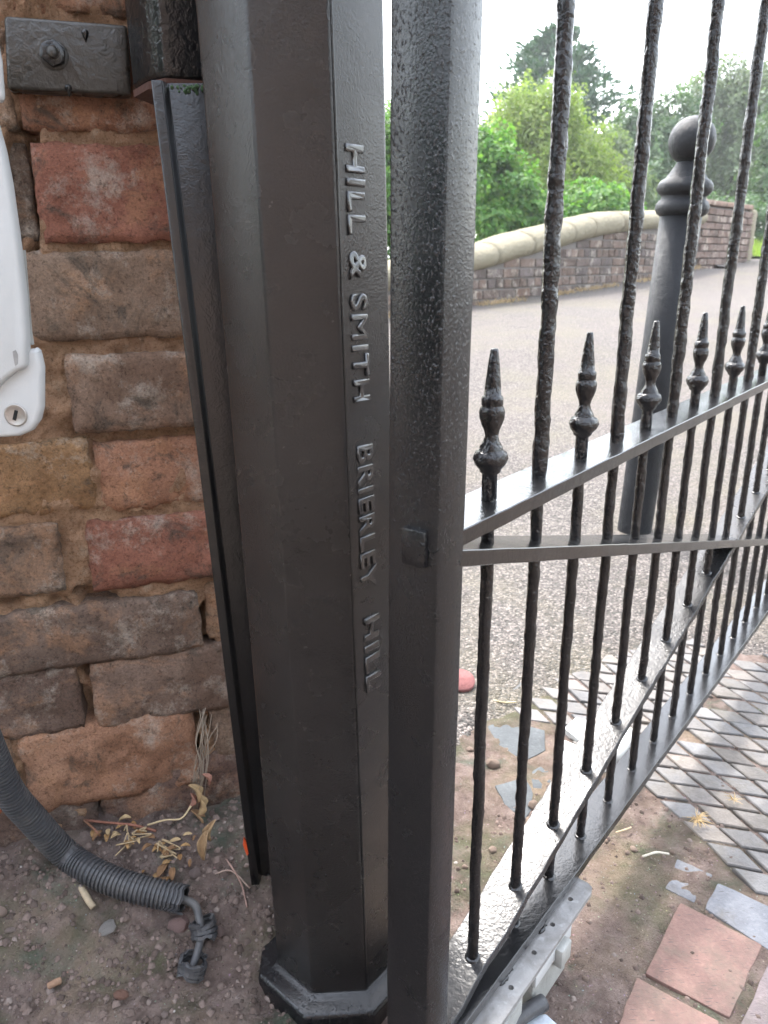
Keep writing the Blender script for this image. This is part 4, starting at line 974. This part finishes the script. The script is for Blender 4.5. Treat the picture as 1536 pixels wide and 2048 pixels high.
# end pier of the parapet, set back and reddish
pe = empty('parapet_pier', pw(S1+.5, -.1)); tag(pe, 'reddish brick end pier of the bridge parapet with a pale stone edge', 'pier')
s2, _ = psz(1494, 480); s2 = S1+1.7
zt_ = ct(S1)+.05; zb2 = -.5
row = 0; tot = 0
box('core', pw((S1+s2)/2, (zt_+zb2)/2, -.25), PWD*((s2-S1)/2-.01), PLN*.20, ez*((zt_-zb2)/2-.01), M['mortar2'], pe)
while zb2+CH*(row+1) < zt_+.03:
    s = S1+(.0 if row % 2 else -.125)
    while s < s2:
        w = .25
        if s+w/2 > S1-.02 and zb2+CH*(row+1) > -.2:
            o = place('brick', rr.choice(fbl), pe, pw(s+w/2, zb2+CH*(row+.5), -.03+rr.uniform(-.004, .004)), rzp); g_ = rr.uniform(.8, 1.2); o.color = (.18*g_, .145*g_, .135*g_, 1)
        s += w
    row += 1
v, f = [], []
o = box('stone_edge', pw(s2+.06, (zt_+zb2)/2+.01, -.24), PWD*.09, PLN*.27, ez*((zt_-zb2)/2), M['sandstone'], pe, bev=.05, seg=3)
box('cap', pw((S1+s2)/2, zt_+.03, -.25), PWD*((s2-S1)/2), PLN*.26, ez*.03, M['farbrick'], pe, bev=.012).color = (.30, .23, .2, 1)
# weeds along the parapet foot
vv, ff = [], []
for i in range(1500):
    s = R_.uniform(S0+2, S1); off = abs(R_.gauss(0, .06))+.01; p = pw(s, 0, off); c = V((p.x, p.y, H(p.x, p.y, False)+.004))
    if noise.noise(V((s*1.7, 0, 0))) < -.15: continue
    a = R_.uniform(0, 6.28); l = R_.uniform(.02, .07); d = V((math.cos(a)*.5, math.sin(a)*.5, .8)); v, f = tube_data([c, c+d*l*.6, c+d*l+V((d.x, d.y, -.3))*l*.3], [.002, .0018, .0006], 3, 0, 0, False); n0 = len(vv); vv += v; ff += [tuple(n0+t for t in x) for x in f]
o = mesh('dry_weeds', vv, ff, M['straw'], None); tag(o, 'line of dry weeds along the foot of the bridge parapet', 'weeds', kind='stuff')

# ------------------------------------------------------------------ trees and shrubs
def crown_mesh(blobs, n, size, seed, up=.5, gap=.1, aspect=.55):
    rr = random.Random(seed); vv, ff = [], []; wts = [b[1].x*b[1].y*b[1].z for b in blobs]; c_ = 0
    wts = [w**.67 for w in wts]; bs = rr.choices(blobs, wts, k=n*3); i = 0
    while c_ < n and i < len(bs):
        c, r = bs[i]; i += 1
        d = V((rr.gauss(0, 1), rr.gauss(0, 1), rr.gauss(0, 1))).normalized(); k_ = rr.random()**.45
        lump = 1+.40*noise.noise(d*2.2+V((seed, c.x, c.z)))+.22*noise.noise(d*5.5+V((c.x, seed, 0)))
        p = c+V((d.x*r.x, d.y*r.y, d.z*r.z))*k_*lump
        if noise.noise(p*(1.1/max(.25, size*5))+V((seed*2.3, 0, 0))) < -gap-.15: continue
        n_ = (d*.8+V((rr.gauss(0, .5), rr.gauss(0, .5), up+rr.gauss(0, .4)))).normalized()
        t = n_.cross(V((rr.gauss(0, 1), rr.gauss(0, 1), rr.gauss(0, 1)))).normalized(); b = n_.cross(t); s = size*rr.uniform(.6, 1.3)
        q = len(vv); vv += [p-t*s*.5, p+b*s*aspect*.5-t*s*.05, p+t*s*.5-n_*s*.15, p-b*s*aspect*.5-t*s*.05]; ff.append((q, q+1, q+2, q+3)); c_ += 1
    return vv, ff
def tree(name, base, hgt, blobs, n, size, mat, label, seed, trunk_r=.12, group=None, **kw):
    e = empty(name, base)
    vv, ff = crown_mesh(blobs, n, size, seed, **kw); mesh('crown', vv, ff, M[mat], e)
    rr = random.Random(seed); c0 = blobs[0][0]; top = V((c0.x, c0.y, c0.z))
    v, f = tube_data(spline([base-V((0, 0, .2)), base.lerp(top, .4)+V((rr.uniform(-.1, .1), 0, 0)), top], 5), [trunk_r*(1.1-.9*i/10) for i in range(11)], 8)
    for c, r in blobs[1:]:
        a = base.lerp(top, rr.uniform(.35, .7)); v2, f2 = tube_data(spline([a, a.lerp(c, .5)+V((0, 0, .1)), c], 3), [trunk_r*.4*(1-.8*i/6) for i in range(7)], 5); n0 = len(v); v += v2; f += [tuple(n0+t for t in x) for x in f2]
    mesh('trunk', v, f, M['bark'], e, True)
    tag(e, label, 'tree' if 'tree' in name or 'conifer' in name else 'shrub', group); return e
def blob(px, py, Y, rx, ry, rd=None):
    c = ony(px, py, Y); s = Y/FPX*.95; return (c, V((rx*s, (rd or rx)*s, ry*s)))
def gb(px, Y): q = ony(px, 500, Y); return V((q.x, q.y, H(q.x, q.y, False)))
tree('added_hedge', V((-3.4, -1.6, -.79)), 2, [(V((-3.3-.1*i, -.2-.55*i, .25+.12*(i % 2))), V((.55, .5, 1.15))) for i in range(8)], 26000, .09, 'lf_deep', 'tall dark green hedge added out of view for the gate stile to mirror', 41, .05)  # unseen hedge, put in so the stile reflects something dark, not open sky
# far conifer: tiers of drooping sprays
def conifer(px, Y, top_y, half, seed, label):
    b = gb(px, Y); tp = ony(px, top_y, Y).z; e = empty('conifer_tree', b); rr = random.Random(seed); vv, ff = [], []
    hgt = tp-b.z; Rm = half*Y/FPX*.95
    for i in range(520):
        a = rr.uniform(0, 6.28); t = rr.random()**.8; zz = tp-t*hgt*.92; L = Rm*(.12+.95*min(1, t*1.9)**.75)*rr.uniform(.75, 1.18)*(1+.3*noise.noise(V((a, t*4, seed))))
        d = V((math.cos(a), math.sin(a), 0)); root = V((b.x, b.y, zz)); 
        for j in range(34):
            s = rr.uniform(.3, 1); p = root+d*L*s+V((0, 0, L*(.22*s-.10*s*s)+rr.gauss(0, .08)))+V((rr.gauss(0, .13), rr.gauss(0, .13), 0))*L*.7*s
            t_ = (d*.7+V((rr.gauss(0, .5), rr.gauss(0, .5), .45+rr.gauss(0, .3)))).normalized(); w = t_.cross(V((rr.gauss(0, 1), rr.gauss(0, 1), rr.gauss(0, 1)))).normalized(); l = rr.uniform(.16, .34)
            q = len(vv); vv += [p, p+t_*l*.5+w*l*.16, p+t_*l, p+t_*l*.5-w*l*.16]; ff.append((q, q+1, q+2, q+3))
    mesh('crown', vv, ff, M['lf_con'], e); v, f = tube_data([b-V((0, 0, .3)), b+V((0, 0, hgt*.5)), V((b.x, b.y, tp-.3))], [.28, .2, .03], 8); mesh('trunk', v, f, M['bark'], e, True)
    tag(e, label, 'tree')
conifer(1095, 27, 66, 150, 4, 'tall dark green conifer rising above the lime green tree')
tree('lime_tree', gb(1090, 17), 4.2, [blob(1085, 300, 17, 95, 120), blob(1040, 250, 17, 65, 80), blob(1150, 330, 16.5, 80, 95), blob(1205, 380, 16.5, 55, 75), blob(1010, 330, 17.5, 60, 100), blob(1110, 230, 17, 50, 60)], 42000, .075, 'lf_lime', 'yellow green tree with fine foliage in front of the tall conifer', 21, .12)
tree('leafy_shrub', gb(1010, 11.5), 1.7, [blob(1000, 400, 11.5, 85, 80), blob(960, 330, 11.5, 70, 75), blob(1060, 440, 11.3, 70, 50), blob(985, 450, 11, 60, 40)], 20000, .075, 'lf_bright', 'bright green broad leaved shrub behind the low end of the parapet', 22, .05, aspect=.7)
tree('leafy_shrub', gb(1190, 13), 1.5, [blob(1180, 430, 13, 85, 60), blob(1130, 455, 12.6, 60, 45), blob(1230, 440, 13, 60, 50)], 18000, .08, 'lf_bright', 'bright green shrub just behind the highest part of the parapet coping', 23, .05, aspect=.7)
tree('leafy_shrub', gb(840, 9.5), 2.0, [blob(800, 400, 9.5, 110, 120), blob(870, 350, 9.6, 90, 120), blob(760, 300, 9.6, 80, 85), blob(700, 420, 9.5, 90, 130)], 20000, .075, 'lf_bright', 'tall bright green shrub glimpsed in the gap between post and gate stile', 24, .06, aspect=.7)
tree('broadleaf_tree', gb(1300, 22), 5, [blob(1300, 330, 22, 85, 110), blob(1265, 270, 22, 50, 60), blob(1350, 260, 22, 70, 80), blob(1290, 400, 21, 90, 80)], 30000, .11, 'lf_deep', 'deep green tree directly behind the ball topped bollard', 25, .16)
tree('broadleaf_tree', gb(1455, 26), 7.5, [blob(1450, 250, 26, 90, 130), blob(1420, 190, 26, 55, 60), blob(1500, 180, 26, 75, 75), blob(1480, 330, 25.5, 100, 110), blob(1400, 330, 25.5, 70, 90), blob(1540, 280, 26, 80, 120)], 42000, .12, 'lf_grey', 'large grey green tree rising to the right of the bollard beyond the pier', 26, .2)
tree('broadleaf_tree', gb(1600, 20), 6, [blob(1600, 260, 20, 90, 130), blob(1570, 360, 20, 80, 100), blob(1660, 330, 20, 90, 120)], 16000, .13, 'lf_deep', 'dark tree at the far end of the path past the pier', 27, .18)
tree('leafy_shrub', gb(1440, 16), 1.6, [blob(1430, 450, 16.5, 90, 60), blob(1500, 455, 16.5, 70, 60), blob(1370, 440, 16.5, 60, 60)], 16000, .085, 'lf_deep', 'dark green shrub behind the reddish parapet pier', 28, .06)
tree('leafy_shrub', gb(1240, 18), 1.6, [blob(1240, 400, 18, 70, 80), blob(1215, 330, 18.5, 50, 70)], 15000, .09, 'lf_grey', 'grey green bush between the lime green tree and the bollard', 29, .06)
tree('broadleaf_tree', gb(560, 24), 6, [blob(560, 240, 24, 150, 150), blob(680, 320, 24, 110, 120), blob(420, 300, 24, 120, 140)], 9000, .2, 'lf_deep', 'broad deep green tree behind the octagonal post', 30, .2)
# tall grass at the far end of the path
vv, ff = [], []
for i in range(2600):
    q = ony(R_.uniform(1490, 1660), 500, R_.uniform(12.6, 15)); c = V((q.x, q.y, H(q.x, q.y, False)-.02)); l = R_.uniform(.12, .4); a = R_.uniform(0, 6.28); d = V((math.cos(a)*.3, math.sin(a)*.3, 1)); w = V((-math.sin(a), math.cos(a), 0))*.007
    n0 = len(vv); vv += [c-w, c+w, c+d*l]; ff.append((n0, n0+1, n0+2))
o = mesh('tall_grass', vv, ff, M['lf_lime'], None); tag(o, 'tall pale grass at the far end of the path', 'grass', kind='stuff')

# ------------------------------------------------------------------ summer haze
hk = bpy.data.materials.new('haze'); hk.use_nodes = True; ht = hk.node_tree; ht.nodes.remove(ht.nodes['Principled BSDF'])
pv = ht.nodes.new('ShaderNodeVolumePrincipled'); pv.inputs['Color'].default_value = (.93, .95, .97, 1); pv.inputs['Density'].default_value = .0018; pv.inputs['Anisotropy'].default_value = .2
ht.links.new(pv.outputs[0], ht.nodes['Material Output'].inputs['Volume'])
ho = box('haze', V((0, 100, 3.5)), V((800, 0, 0)), V((0, 800, 0)), V((0, 0, 7.6)), hk); tag(ho, 'thin pale summer haze over the whole place', 'haze', kind='stuff')

# ------------------------------------------------------------------ lift everything so the soil at the post is z = 0
for o in COL.objects:
    if o.parent is None and o not in (co, so): o.location.z += EYE
